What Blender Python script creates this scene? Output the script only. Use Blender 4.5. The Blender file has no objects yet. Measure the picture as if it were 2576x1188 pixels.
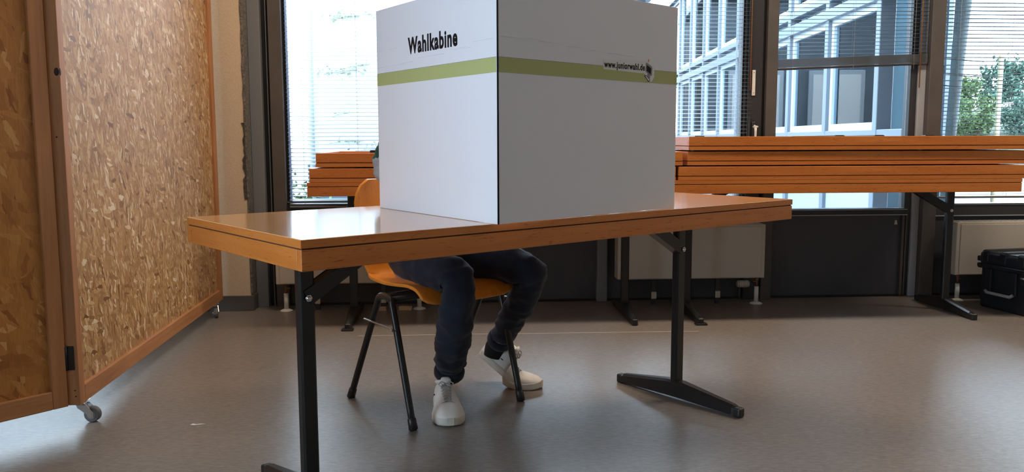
import bpy, bmesh, math, random
from mathutils import Vector, Matrix, noise
R = math.radians
random.seed(7)
SC = bpy.context.scene
COL = SC.collection

# ------------------------------------------------------------------ camera, sky, exposure
F_PX, PITCH, ROLL, CAM_H = 2127.74, 0.113571, -0.0030525, 0.94271
cam_d = bpy.data.cameras.new('camera'); cam = bpy.data.objects.new('camera', cam_d); COL.objects.link(cam)
SC.camera = cam
cam_d.sensor_width = 36; cam_d.lens = F_PX / 2576 * 36; cam_d.clip_start = 0.05; cam_d.clip_end = 300
_c, _s = math.cos(PITCH), math.sin(PITCH)
_f = Vector((0, _c, -_s)); _u = Vector((0, _s, _c)); _r = Vector((1, 0, 0))
_r2 = _r * math.cos(ROLL) + _u * math.sin(ROLL); _u2 = -_r * math.sin(ROLL) + _u * math.cos(ROLL)
cam.matrix_world = Matrix(((_r2.x, _u2.x, -_f.x, 0), (_r2.y, _u2.y, -_f.y, 0), (_r2.z, _u2.z, -_f.z, CAM_H), (0, 0, 0, 1)))

SKY = 8.0
W = bpy.data.worlds.new('overcast_sky'); SC.world = W; W.use_nodes = True
bg = W.node_tree.nodes['Background']; bg.inputs[0].default_value = (0.70, 0.85, 1.0, 1); bg.inputs[1].default_value = SKY
SC.view_settings.view_transform = 'Standard'; SC.view_settings.look = 'None'
SC.view_settings.gamma = 1; SC.view_settings.use_curve_mapping = False
SC.view_settings.exposure = 0.8

def area(name, loc, rot, sx, sy, power, color, portal=False):
    d = bpy.data.lights.new(name, 'AREA'); d.shape = 'RECTANGLE'; d.size = sx; d.size_y = sy
    d.energy = power; d.color = color; d.cycles.is_portal = portal
    o = bpy.data.objects.new(name, d); o.location = loc; o.rotation_euler = rot; COL.objects.link(o); return o
LAMP = 20
LAMPS = ((-0.3, 3.6), (1.9, 3.7), (4.1, 3.8))
for lx, ly in LAMPS:
    area('ceiling_lamp_light', (lx, ly, 2.885), (0, 0, 0), 1.2, 0.25, LAMP, (1.0, 0.80, 0.60))
FA = R(3.75)                       # the window wall runs at this angle
FO = Vector((0, 4.828, 0)); FU = Vector((math.cos(FA), math.sin(FA), 0)); FV = Vector((-math.sin(FA), math.cos(FA), 0))
def FP(u, v, z): return FO + FU * u + FV * v + Vector((0, 0, z))
area('window_portal', FP(2.3, 0.2, 1.6), (R(-90), 0, FA), 7.6, 2.3, 1, (1, 1, 1), True)
area('window_portal', FP(-3.0, 0.2, 1.6), (R(-90), 0, FA), 2.2, 2.3, 1, (1, 1, 1), True)
area('window_portal', (-4.35, -0.6, 1.6), (0, R(-90), 0), 2.1, 5.0, 1, (1, 1, 1), True)

# ------------------------------------------------------------------ materials
def mat(name, color, rough=0.5, metal=0.0, spec=0.5, coat=0.0):
    m = bpy.data.materials.new(name); m.use_nodes = True
    b = m.node_tree.nodes['Principled BSDF']
    b.inputs['Base Color'].default_value = (*color, 1); b.inputs['Roughness'].default_value = rough
    b.inputs['Metallic'].default_value = metal; b.inputs['Specular IOR Level'].default_value = spec
    b.inputs['Coat Weight'].default_value = coat
    return m
def N(m, kind, **kw):
    n = m.node_tree.nodes.new(kind)
    for k, v in kw.items(): setattr(n, k, v)
    return n
def L(m, a, b): m.node_tree.links.new(a, b)
def B(m): return m.node_tree.nodes['Principled BSDF']
def coords(m, scale=(1, 1, 1), rot=(0, 0, 0)):
    t = N(m, 'ShaderNodeTexCoord'); p = N(m, 'ShaderNodeMapping')
    p.inputs['Scale'].default_value = scale; p.inputs['Rotation'].default_value = rot
    L(m, t.outputs['Object'], p.inputs['Vector']); return p.outputs[0]
def ramp(m, stops):
    r = N(m, 'ShaderNodeValToRGB'); e = r.color_ramp.elements
    while len(e) < len(stops): e.new(0.5)
    for i, (p, c) in enumerate(stops): e[i].position = p; e[i].color = (*c, 1)
    return r
def bump(m, h, strength, dist=0.01):
    b = N(m, 'ShaderNodeBump'); b.inputs['Strength'].default_value = strength; b.inputs['Distance'].default_value = dist
    L(m, h, b.inputs['Height']); L(m, b.outputs[0], B(m).inputs['Normal']); return b
def grainy(name, c1, c2, scale=(1, 1, 1), nscale=40, rough=0.5, bmp=0.0, detail=4, lo=.35, hi=.65, **kw):
    m = mat(name, c1, rough, **kw)
    v = coords(m, scale); n = N(m, 'ShaderNodeTexNoise'); n.inputs['Scale'].default_value = nscale; n.inputs['Detail'].default_value = detail
    L(m, v, n.inputs['Vector']); r = ramp(m, [(lo, c1), (hi, c2)]); L(m, n.outputs[0], r.inputs[0]); L(m, r.outputs[0], B(m).inputs['Base Color'])
    if bmp: bump(m, n.outputs[0], bmp, 0.004)
    return m

def wood(name, c1, c2, axis=0, rough=0.35, dots=True, coat=0.0, sc=1.0):
    m = mat(name, c1, rough, coat=coat)
    s = [14.0 * sc] * 3; s[axis] = 0.9 * sc
    n = N(m, 'ShaderNodeTexNoise'); n.inputs['Scale'].default_value = 3.2; n.inputs['Detail'].default_value = 7; n.inputs['Roughness'].default_value = .62
    L(m, coords(m, s), n.inputs['Vector'])
    r = ramp(m, [(.3, c1), (.7, c2)]); L(m, n.outputs[0], r.inputs[0])
    out = r.outputs[0]
    if dots:
        s2 = [170.0] * 3; s2[axis] = 22
        n2 = N(m, 'ShaderNodeTexNoise'); n2.inputs['Scale'].default_value = 1.5; n2.inputs['Detail'].default_value = 2
        L(m, coords(m, s2), n2.inputs['Vector'])
        r2 = ramp(m, [(.62, (1, 1, 1)), (.74, (.62, .5, .42))]); L(m, n2.outputs[0], r2.inputs[0])
        x = N(m, 'ShaderNodeMix', data_type='RGBA', blend_type='MULTIPLY'); x.inputs[0].default_value = 1
        L(m, out, x.inputs[6]); L(m, r2.outputs[0], x.inputs[7]); out = x.outputs[2]
    L(m, out, B(m).inputs['Base Color'])
    bump(m, n.outputs[0], 0.05, 0.002)
    return m

M = {}
M['beech'] = wood('beech_edge', (.54, .155, .024), (.66, .225, .048), 0, .33)
M['beech_y'] = wood('beech_edge_short', (.54, .155, .024), (.66, .225, .05), 1, .33)
M['top'] = wood('beech_lacquered_top', (.66, .32, .12), (.78, .42, .17), 0, .15, coat=.5)
M['top'].node_tree.nodes['Principled BSDF'].inputs['Coat Roughness'].default_value = .09
M['groove'] = mat('dark_groove', (.05, .02, .01), .7)
M['ply'] = wood('moulded_plywood', (.80, .25, .02), (.88, .31, .035), 2, .3, coat=.25)
M['pine'] = wood('pine_rail', (.36, .15, .055), (.52, .24, .10), 2, .55, dots=False)
M['pine_x'] = wood('pine_rail_long', (.36, .15, .055), (.56, .27, .115), 0, .55, dots=False)
M['knot'] = mat('knot', (.03, .012, .008), .6)
M['black'] = mat('black_powder_coat', (.012, .012, .013), .33)
M['black_pl'] = mat('black_plastic', (.015, .015, .016), .4)
M['chrome'] = mat('chrome', (.75, .75, .76), .2, 1.0)
M['steel'] = mat('dull_steel', (.35, .35, .35), .4, .9)
M['glaze_frame'] = grainy('taupe_metal', (.085, .075, .070), (.10, .09, .085), nscale=8, rough=.42)
M['dark_frame'] = mat('charcoal_metal', (.035, .036, .042), .35)
M['grey_frame'] = mat('grey_metal', (.19, .20, .215), .38)
M['light_frame'] = mat('light_grey_metal', (.40, .43, .48), .35)
M['navy'] = mat('navy_edge', (.015, .03, .11), .5)
M['gasket'] = mat('black_gasket', (.008, .009, .012), .5)
M['spandrel'] = grainy('slate_panel', (.055, .058, .072), (.065, .068, .082), nscale=5, rough=.45)
M['slat'] = mat('aluminium_slat', (.20, .22, .24), .32, .25)
M['cord'] = mat('blind_cord', (.6, .62, .63), .6)
M['wand'] = mat('amber_wand', (.25, .12, .05), .4)
M['whiteplastic'] = mat('white_plastic', (.72, .72, .70), .35)
M['rad'] = grainy('cream_enamel', (.52, .47, .40), (.56, .51, .44), nscale=3, rough=.4)
M['pipe'] = mat('painted_pipe', (.62, .58, .52), .4)
M['valve'] = mat('yellowed_plastic', (.36, .32, .25), .5)
M['copper'] = mat('dull_copper', (.24, .12, .07), .45, .6)
M['plaster'] = grainy('cream_plaster', (.62, .50, .36), (.68, .56, .42), nscale=160, rough=.85, bmp=.25)
M['plaster_w'] = grainy('pale_plaster', (.62, .54, .44), (.68, .60, .50), nscale=60, rough=.9)
M['wall_dim'] = mat('brown_wall', (.34, .28, .22), .8)
M['ceil'] = mat('ceiling_white', (.70, .66, .60), .9)
M['base'] = mat('grey_skirting', (.085, .082, .08), .45)
M['chip'] = grainy('chipped_metal_bead', (.07, .07, .068), (.22, .20, .17), nscale=90, rough=.6)
M['chipdark'] = grainy('dark_chips', (.03, .03, .028), (.10, .09, .075), nscale=120, rough=.7)
M['tyre'] = mat('grey_rubber', (.13, .13, .13), .6)
M['paper'] = mat('white_paper', (.8, .8, .78), .8)
M['ink'] = mat('black_print', (.004, .004, .006), .6, spec=.2)
M['green'] = mat('olive_green_print', (.46, .49, .20), .6)
M['orange'] = mat('orange_print', (.6, .2, .02), .6)
M['inkgrey'] = mat('grey_print', (.25, .25, .27), .6)

def m_card():
    m = mat('white_card', (.83, .83, .90), .62)
    n = N(m, 'ShaderNodeTexNoise'); n.inputs['Scale'].default_value = 1.0; n.inputs['Detail'].default_value = 3
    L(m, coords(m, (5, 5, 260)), n.inputs['Vector'])
    n2 = N(m, 'ShaderNodeTexNoise'); n2.inputs['Scale'].default_value = 9.0
    L(m, coords(m, (1, 1, 2)), n2.inputs['Vector'])
    a = N(m, 'ShaderNodeMath', operation='MULTIPLY_ADD'); a.inputs[1].default_value = .12
    L(m, n.outputs[0], a.inputs[0]); L(m, n2.outputs[0], a.inputs[2]); bump(m, a.outputs[0], .12, .004)
    return m
M['card'] = m_card()

def m_osb(name, specs, stops, contrast):
    m = mat(name, (.5, .3, .15), .5)
    prev = None; hprev = None
    wn = N(m, 'ShaderNodeTexNoise'); wn.inputs['Scale'].default_value = 34; L(m, coords(m), wn.inputs['Vector'])
    for i, (sc, rot, off) in enumerate(specs):
        t = N(m, 'ShaderNodeTexCoord')
        w = N(m, 'ShaderNodeVectorMath', operation='MULTIPLY_ADD'); w.inputs[1].default_value = (.018, 0, .018)
        L(m, wn.outputs['Color'], w.inputs[0]); L(m, t.outputs['Object'], w.inputs[2])
        p0 = N(m, 'ShaderNodeMapping'); p0.inputs['Rotation'].default_value = (0, rot, 0); p0.inputs['Location'].default_value = (off, 0, off * .37)
        L(m, w.outputs[0], p0.inputs[0])
        p = N(m, 'ShaderNodeMapping'); p.inputs['Scale'].default_value = (sc[0], 0, sc[2]); L(m, p0.outputs[0], p.inputs[0])
        v = N(m, 'ShaderNodeTexVoronoi'); v.inputs['Scale'].default_value = 1; v.inputs['Randomness'].default_value = 1; L(m, p.outputs[0], v.inputs['Vector'])
        sp = N(m, 'ShaderNodeSeparateColor'); L(m, v.outputs['Color'], sp.inputs[0])
        r = ramp(m, stops)
        L(m, sp.outputs[0], r.inputs[0])
        # fibre streaks inside each strand
        if prev is None: prev = r.outputs[0]; hprev = sp.outputs[1]
        else:
            th = N(m, 'ShaderNodeMath', operation='GREATER_THAN'); th.inputs[1].default_value = (.62, .6, .66, .72, .8)[i - 1] ; L(m, sp.outputs[2], th.inputs[0])
            x = N(m, 'ShaderNodeMix', data_type='RGBA'); L(m, th.outputs[0], x.inputs[0]); L(m, prev, x.inputs[6]); L(m, r.outputs[0], x.inputs[7]); prev = x.outputs[2]
            y = N(m, 'ShaderNodeMix', data_type='FLOAT'); L(m, th.outputs[0], y.inputs[0]); L(m, hprev, y.inputs[2]); L(m, sp.outputs[1], y.inputs[3]); hprev = y.outputs[0]
    fn = N(m, 'ShaderNodeTexNoise'); fn.inputs['Scale'].default_value = 1; fn.inputs['Detail'].default_value = 3; L(m, coords(m, (520, 520, 26)), fn.inputs['Vector'])
    fr = ramp(m, [(.32, (.68, .62, .56)), (.55, (1, 1, 1))]); L(m, fn.outputs[0], fr.inputs[0])
    x = N(m, 'ShaderNodeMix', data_type='RGBA', blend_type='MULTIPLY'); x.inputs[0].default_value = contrast; L(m, prev, x.inputs[6]); L(m, fr.outputs[0], x.inputs[7])
    L(m, x.outputs[2], B(m).inputs['Base Color']); bump(m, hprev, .7, .004)
    return m
ANG = (R(4), R(-20), R(14), R(-8), R(30), R(78)); OFF = (0, 3.1, 7.7, 12.3, 21.0, 33.0)
M['osb'] = m_osb('oriented_strand_board', list(zip(((150, 1, 26), (115, 1, 20), (130, 1, 30), (75, 1, 16), (100, 1, 22), (75, 1, 24)), ANG, OFF)),
                 [(0, (.22, .10, .035)), (.14, (.42, .22, .09)), (.70, (.58, .33, .13)), (.92, (.72, .50, .27)), (1, (.90, .76, .55))], .8)
M['osb_shaded'] = m_osb('oriented_strand_board_shaded', list(zip(((50, 1, 14), (40, 1, 10), (45, 1, 12), (34, 1, 9), (60, 1, 13), (40, 1, 12)), ANG, OFF)),
                 [(0, (.26, .085, .018)), (.12, (.42, .165, .035)), (.80, (.50, .215, .05)), (.96, (.56, .26, .07)), (1, (.66, .36, .13))], .6)  # shade of the left screen put into the colour, darker and more orange

def m_floor():
    m = mat('marbled_linoleum', (.2, .17, .15), .3)
    n = N(m, 'ShaderNodeTexNoise'); n.inputs['Scale'].default_value = 5; n.inputs['Detail'].default_value = 8; n.inputs['Roughness'].default_value = .7; n.inputs['Distortion'].default_value = .3
    L(m, coords(m, (7, 22, 1)), n.inputs['Vector'])
    r = ramp(m, [(.33, (.150, .130, .116)), (.5, (.215, .190, .170)), (.68, (.285, .255, .228))]); L(m, n.outputs[0], r.inputs[0])
    n2 = N(m, 'ShaderNodeTexNoise'); n2.inputs['Scale'].default_value = 1.3; n2.inputs['Detail'].default_value = 3; L(m, coords(m), n2.inputs['Vector'])
    r2 = ramp(m, [(.3, (.93, .93, .935)), (.7, (1.04, 1.04, 1.04))]); L(m, n2.outputs[0], r2.inputs[0])
    x = N(m, 'ShaderNodeMix', data_type='RGBA', blend_type='MULTIPLY'); x.inputs[0].default_value = 1; L(m, r.outputs[0], x.inputs[6]); L(m, r2.outputs[0], x.inputs[7])
    L(m, x.outputs[2], B(m).inputs['Base Color'])
    rr = N(m, 'ShaderNodeMapRange'); rr.inputs[3].default_value = .30; rr.inputs[4].default_value = .38; L(m, n2.outputs[0], rr.inputs[0]); L(m, rr.outputs[0], B(m).inputs['Roughness'])
    b1 = N(m, 'ShaderNodeTexNoise'); b1.inputs['Scale'].default_value = 14; b1.inputs['Detail'].default_value = 3; L(m, coords(m), b1.inputs['Vector'])
    bump(m, b1.outputs[0], .10, .01)
    return m
M['floor'] = m_floor()

def m_glass(name, tint, refl=.1):
    m = bpy.data.materials.new(name); m.use_nodes = True; nt = m.node_tree; nt.nodes.clear()
    o = N(m, 'ShaderNodeOutputMaterial'); t = N(m, 'ShaderNodeBsdfTransparent'); t.inputs[0].default_value = (*tint, 1)
    g = N(m, 'ShaderNodeBsdfGlossy'); g.inputs['Roughness'].default_value = .01; g.inputs[0].default_value = (1, 1, 1, 1)
    x = N(m, 'ShaderNodeMixShader'); fr = N(m, 'ShaderNodeFresnel'); fr.inputs[0].default_value = 1.33
    L(m, fr.outputs[0], x.inputs[0]); L(m, t.outputs[0], x.inputs[1]); L(m, g.outputs[0], x.inputs[2]); L(m, x.outputs[0], o.inputs[0])
    return m
M['glass'] = m_glass('window_glass', (.93, .96, .97))
M['blueglass'] = m_glass('blue_tinted_glass', (.68, .80, .87))

def m_cloth(name, c1, c2, sc=300, rough=.85):
    m = grainy(name, c1, c2, nscale=sc, rough=rough, bmp=.1)
    B(m).inputs['Sheen Weight'].default_value = .15
    return m
M['denim'] = m_cloth('dark_denim', (.004, .008, .022), (.009, .016, .038), 500)
M['fleece'] = m_cloth('light_grey_fleece', (.40, .41, .44), (.48, .49, .51), 220)
M['fleece_green'] = m_cloth('dark_green_fleece', (.012, .075, .05), (.02, .10, .07), 220)
M['skin'] = mat('skin', (.58, .34, .25), .5); B(M['skin']).inputs['Subsurface Weight'].default_value = .1
M['hair'] = mat('brown_hair', (.05, .028, .015), .6)
M['shoe'] = grainy('white_leather', (.86, .85, .83), (.92, .91, .89), nscale=25, rough=.5)
M['sole'] = grainy('off_white_rubber', (.70, .66, .58), (.80, .77, .70), nscale=30, rough=.6)
M['lace'] = mat('pale_lace', (.50, .49, .49), .8)
M['sock'] = mat('black_sock', (.01, .01, .012), .9)

# ------------------------------------------------------------------ mesh helpers
class MB:
    def __init__(s): s.bm = bmesh.new(); s.mi = 0
    def _faces(s, vs, idx):
        out = []
        for f in idx:
            try: fc = s.bm.faces.new([vs[i] for i in f]); fc.material_index = s.mi; out.append(fc)
            except ValueError: pass
        return out
    def box(s, x0, x1, y0, y1, z0, z1, bev=0.0, seg=2, mtx=None):
        vs = [s.bm.verts.new(p) for p in ((x0, y0, z0), (x1, y0, z0), (x1, y1, z0), (x0, y1, z0), (x0, y0, z1), (x1, y0, z1), (x1, y1, z1), (x0, y1, z1))]
        fs = s._faces(vs, ((0, 3, 2, 1), (4, 5, 6, 7), (0, 1, 5, 4), (1, 2, 6, 5), (2, 3, 7, 6), (3, 0, 4, 7)))
        if bev:
            es = list({e for f in fs for e in f.edges})
            r = bmesh.ops.bevel(s.bm, geom=es, offset=bev, segments=seg, affect='EDGES', profile=.5)
            vs = [v for v in vs if v.is_valid] + [v for v in r['verts'] if v.is_valid]
            for f in r['faces']: f.material_index = s.mi
        if mtx is not None: bmesh.ops.transform(s.bm, matrix=mtx, verts=list(set(vs)))
        return s
    def prism(s, pts, a0, a1, axis='y'):
        """polygon pts in the plane across axis, swept a0..a1"""
        def P(p, a):
            return {'y': (p[0], a, p[1]), 'x': (a, p[0], p[1]), 'z': (p[0], p[1], a)}[axis]
        v0 = [s.bm.verts.new(P(p, a0)) for p in pts]; v1 = [s.bm.verts.new(P(p, a1)) for p in pts]
        n = len(pts)
        s._faces(v0, [tuple(range(n))]); s._faces(v1, [tuple(reversed(range(n)))])
        for i in range(n):
            j = (i + 1) % n; f = s.bm.faces.new((v0[i], v1[i], v1[j], v0[j])); f.material_index = s.mi
        return s
    def tube(s, pts, rad, n=12, cap=True, flat=1.0):
        pts = [Vector(p) for p in pts]; rings = []
        rads = rad if isinstance(rad, (list, tuple)) else [rad] * len(pts)
        prev = None
        for i, p in enumerate(pts):
            t = (pts[min(i + 1, len(pts) - 1)] - pts[max(i - 1, 0)]).normalized()
            if prev is None:
                a = Vector((0, 0, 1)) if abs(t.z) < .9 else Vector((1, 0, 0)); x = t.cross(a).normalized()
            else: x = (prev - t * prev.dot(t)).normalized()
            prev = x; y = t.cross(x)
            rings.append([s.bm.verts.new(p + (x * math.cos(2 * math.pi * k / n) + y * math.sin(2 * math.pi * k / n) * flat) * rads[i]) for k in range(n)])
        for a, b in zip(rings, rings[1:]):
            for k in range(n):
                f = s.bm.faces.new((a[k], a[(k + 1) % n], b[(k + 1) % n], b[k])); f.smooth = True; f.material_index = s.mi
        if cap:
            f = s.bm.faces.new(list(reversed(rings[0]))); f.material_index = s.mi
            f = s.bm.faces.new(rings[-1]); f.material_index = s.mi
        return s
    def cyl(s, p0, p1, r, n=16): return s.tube([p0, p1], r, n)
    def sphere(s, c, r, sc=(1, 1, 1), sub=2):
        x = bmesh.ops.create_icosphere(s.bm, subdivisions=sub, radius=r, matrix=Matrix.Translation(c) @ Matrix.Diagonal((*sc, 1)))
        for v in x['verts']:
            for f in v.link_faces: f.smooth = True; f.material_index = s.mi
        return s
    def quad(s, pts, smooth=False):
        f = s.bm.faces.new([s.bm.verts.new(p) for p in pts]); f.smooth = smooth; f.material_index = s.mi; return s
    def build(s, name, mats, parent=None, loc=None, rz=0.0):
        bmesh.ops.recalc_face_normals(s.bm, faces=s.bm.faces)
        me = bpy.data.meshes.new(name); s.bm.to_mesh(me); s.bm.free()
        for m in (mats if isinstance(mats, (list, tuple)) else [mats]): me.materials.append(m)
        return link(name, me, parent, loc, rz)
def link(name, me, parent=None, loc=None, rz=0.0):
    o = bpy.data.objects.new(name, me); COL.objects.link(o)
    if parent: o.parent = parent
    if loc is not None: o.location = loc
    if rz: o.rotation_euler.z = rz
    return o
def tag(o, label=None, cat=None, group=None, kind=None):
    if label: o['label'] = label
    if cat: o['category'] = cat
    if group: o['group'] = group
    if kind: o['kind'] = kind
    return o
def thing(name, loc, rz, label, cat, group=None):
    o = bpy.data.objects.new(name, None); COL.objects.link(o); o.location = loc; o.rotation_euler.z = rz; o.empty_display_size = .05
    return tag(o, label, cat, group)
def copy_tree(o, parent=None):
    c = o.copy(); COL.objects.link(c)
    if parent: c.parent = parent
    for ch in list(o.children): copy_tree(ch, c)
    return c
FLOC, FRZ = FO, FA
def fstruct(name, mb, m, parent=None):
    if parent: return mb.build(name, m, parent)
    return tag(mb.build(name, m, None, FLOC, FRZ), kind='structure')
def bake(o):
    """apply the modifiers of o"""
    dg = bpy.context.evaluated_depsgraph_get(); me = bpy.data.meshes.new_from_object(o.evaluated_get(dg))
    o.modifiers.clear(); old = o.data; o.data = me; me.name = old.name; return o

# ------------------------------------------------------------------ the room
X0, X1, Y0, CEIL = -4.4, 6.6, -4.0, 2.9
def fy(x): return 4.828 + math.tan(FA) * x
fl = MB(); fl.prism([(X0, Y0), (X1, Y0), (X1, fy(X1) + .2), (X0, fy(X0) + .2)], -.15, 0, 'z')
floor = tag(fl.build('floor', M['floor']), kind='structure')
sm = MB(); sm.box(-.75, .92, -.0025, .0025, 0.0002, .0008)
M['seam'] = mat('weld_seam', (.62, .58, .54), .5)
o = sm.build('seam', M['seam'], floor); o.location = (0, 4.05, 0); o.rotation_euler.z = R(2.7)
cl = MB(); cl.prism([(X0, Y0), (X1, Y0), (X1, fy(X1) + .2), (X0, fy(X0) + .2)], CEIL, CEIL + .15, 'z')
tag(cl.build('ceiling', M['ceil']), kind='structure')
tag(MB().box(X1, X1 + .15, Y0, fy(X1) + .3, 0, CEIL).build('wall_right', M['plaster_w']), kind='structure')
tag(MB().box(X0 - .15, X1 + .15, Y0 - .15, Y0, 0, CEIL).build('wall_front', M['wall_dim']), kind='structure')
wl = MB(); wl.box(X0 - .15, X0, Y0, 5, 0, .55); wl.box(X0 - .15, X0, Y0, 5, 2.65, CEIL); wl.box(X0 - .15, X0, 1.9, 5, .55, 2.65); wl.box(X0 - .15, X0, Y0, -3.1, .55, 2.65)
tag(wl.build('wall_left', M['plaster_w']), kind='structure')
wf = MB()
for yy in (-3.1, -1.85, -.6, .65, 1.84): wf.box(X0 - .1, X0 - .04, yy, yy + .06, .55, 2.65)
wf.box(X0 - .1, X0 - .04, -3.1, 1.9, .55, .61); wf.box(X0 - .1, X0 - .04, -3.1, 1.9, 2.59, 2.65)
w7 = tag(wf.build('window_8', M['glaze_frame']), kind='structure')
MB().box(X0 - .075, X0 - .07, -3.1, 1.9, .6, 2.6).build('pane', M['glass'], w7)

# the window wall, in its own frame: x along the wall, y outwards
HEAD = 2.72
fstruct('wall_back', MB().box(-4.6, 6.7, 0, .2, HEAD, CEIL), M['plaster_w'])
pil = fstruct('wall_back_pillar', MB().box(-2.25, -1.462, -.09, .2, 0, HEAD, .004, 2), M['plaster']); pil.name = 'wall_pillar'
# grey corner bead with chipped edge
random.seed(11)
def jag(x0, w, zs, seed, y=-.0905, dep=.002):
    rnd = random.Random(seed); mb = MB(); n = len(zs)
    l = [x0 - w * (.25 + .75 * rnd.random()) for _ in zs]
    for i in range(n - 1):
        mb.prism([(l[i], zs[i]), (x0, zs[i]), (x0, zs[i + 1]), (l[i + 1], zs[i + 1])], y - dep, y + .0, 'y')
    return mb
jag(-1.462, .020, [.62 + .022 * i for i in range(20)], 5, dep=.003).build('chipped_paint', M['chipdark'], pil)
jag(-1.462, .008, [1.04 + .05 * i for i in range(30)], 9).build('chipped_paint', M['chip'], pil)
MB().box(-1.463, -1.452, -.0925, .0, .10, HEAD).build('corner_bead', M['chip'], pil)
tag(MB().box(-2.27, -1.445, -.105, -.0905, 0, .085, .003).box(-1.459, -1.445, -.0905, .0, 0, .085).build('baseboard_pillar', M['base'], None, FLOC, FRZ), kind='structure')
# mullions
def mull(name, boxes):
    root = None
    for nm, (u0, u1, v0, v1, z0, z1), m in boxes:
        mb = MB().box(u0, u1, v0, v1, z0, z1, .002, 1)
        if root is None: root = fstruct(name, mb, m)
        else: mb.build(nm, m, root)
    return root
mull('trim_1', [('', (-1.452, -1.386, .0, .13, 0, HEAD), M['grey_frame']), ('gasket', (-1.386, -1.343, .05, .13, 0, HEAD), M['gasket']),
                ('glazing_frame', (-1.362, -1.356, .03, .05, 0, HEAD), M['grey_frame']),
                ('glazing_frame', (-1.343, -1.272, .01, .13, .0, HEAD), M['glaze_frame']), ('edge_strip', (-1.272, -1.257, .05, .12, .52, HEAD), M['navy'])])
mull('trim_2', [('', (-.47, -.41, 0, .13, 0, HEAD), M['grey_frame'])])
mull('trim_3', [('', (.495, .555, 0, .13, 0, HEAD), M['grey_frame'])])
mull('trim_4', [('', (1.466, 1.529, -.005, .13, 0, HEAD), M['glaze_frame']), ('gasket', (1.448, 1.466, .03, .13, .0, HEAD), M['gasket']),
                ('casement_frame', (1.365, 1.448, .012, .13, .0, HEAD), M['dark_frame']), ('edge_strip', (1.352, 1.365, .045, .1, .0, HEAD), M['grey_frame'])])
mull('trim_5', [('', (2.433, 2.515, -.005, .13, 0, HEAD), M['glaze_frame']), ('glare_strip', (2.39, 2.433, .035, .13, 0, HEAD), M['light_frame']),  # pale colour of the narrow strip holds the glare on the mullion
                ('gasket', (2.36, 2.39, .05, .13, .0, HEAD), M['dark_frame']), ('gasket', (2.515, 2.535, .03, .13, .0, HEAD), M['dark_frame'])])
for i, u in enumerate((3.41, 4.36, 5.31, 6.26)):
    mull('trim_%d' % (6 + i), [('', (u - .035, u + .035, 0, .13, 0, HEAD), M['glaze_frame'])])
for i, u in enumerate((-4.3, -3.3, -2.29)):
    mull('trim_%d' % (10 + i), [('', (u - .035, u + .035, 0, .13, 0, HEAD), M['glaze_frame'])])
# bays: sill height, frame, pane, panel below
bays = [(-1.272, -.47, .53, .60), (-.41, .495, .487, .53), (.555, 1.352, .487, .53), (1.529, 2.36, .487, .529), (2.535, 3.375, .478, .555), (3.445, 4.325, .487, .53), (4.395, 5.275, .487, .53), (5.345, 6.225, .487, .53), (-3.265, -2.325, .487, .53), (-4.265, -3.335, .487, .53)]
for i, (a, b, s0, s1) in enumerate(bays):
    n = i + 1 if i < 7 else i + 2
    mb = MB(); mb.box(a, b, .04, .12, s0, s1, .002, 1); mb.box(a, b, .04, .12, HEAD - .05, HEAD); 
    mb.box(a, a + .012, .05, .12, s1, HEAD - .05); mb.box(b - .012, b, .05, .12, s1, HEAD - .05)
    w = fstruct('window_%d' % n, mb, M['dark_frame'])
    MB().box(a + .012, b - .012, .084, .088, s1, HEAD - .05).build('pane', M['glass'], w)
    MB().box(a, b, .045, .11, .0, s0 - .0).build('spandrel_panel', M['spandrel'], w)
    st = MB(); st.box(a, b, .030, .044, s0 + .002, s0 + .007); st.box(a, b, .034, .042, s1 - .008, s1 - .004)
    st.build('sill_strip', M['light_frame'], w)
    MB().box(a, b, .03, .045, 0.0, .012).build('bottom_trim', M['gasket'], w)
    if i == 3:
        MB().prism([(2.288, .432), (2.308, .432), (2.305, .446), (2.303, .458), (2.293, .458), (2.291, .446)], .043, .0448, 'y').build('small_sticker', M['pipe'], w)
        MB().box(2.33, 2.345, .03, .045, .0, s0).box(2.352, 2.36, .03, .045, .0, s0).build('edge_profile', M['glaze_frame'], w)
    if i == 2:
        h = MB(); h.box(1.385, 1.404, .004, .012, 1.19, 1.335, .002, 2); ho = h.build('hinge', M['whiteplastic'], w); MB().cyl((1.3945, .0035, 1.32), (1.3945, .004, 1.32), .003, 8).cyl((1.3945, .0035, 1.205), (1.3945, .004, 1.205), .003, 8).build('screw', M['steel'], ho)
        h = MB(); h.box(1.37, 1.379, -.002, .012, .85, 1.07, .001); h.box(1.388, 1.408, .0, .012, .92, 1.04, .003)
        h.build('handle_plate', M['dark_frame'], w)
        h = MB(); h.cyl((1.398, .0, 1.01), (1.398, -.035, 1.01), .007, 12)
        h.tube([(1.398, -.035, 1.01), (1.398, -.038, .98), (1.397, -.038, .93), (1.397, -.036, .90)], [.008, .0065, .006, .007], 10)
        h.tube([(1.388, -.035, 1.018), (1.398, -.036, 1.010), (1.412, -.036, 1.012)], [.006, .008, .005], 10)
        h.build('window_handle', M['whiteplastic'], w)

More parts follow.
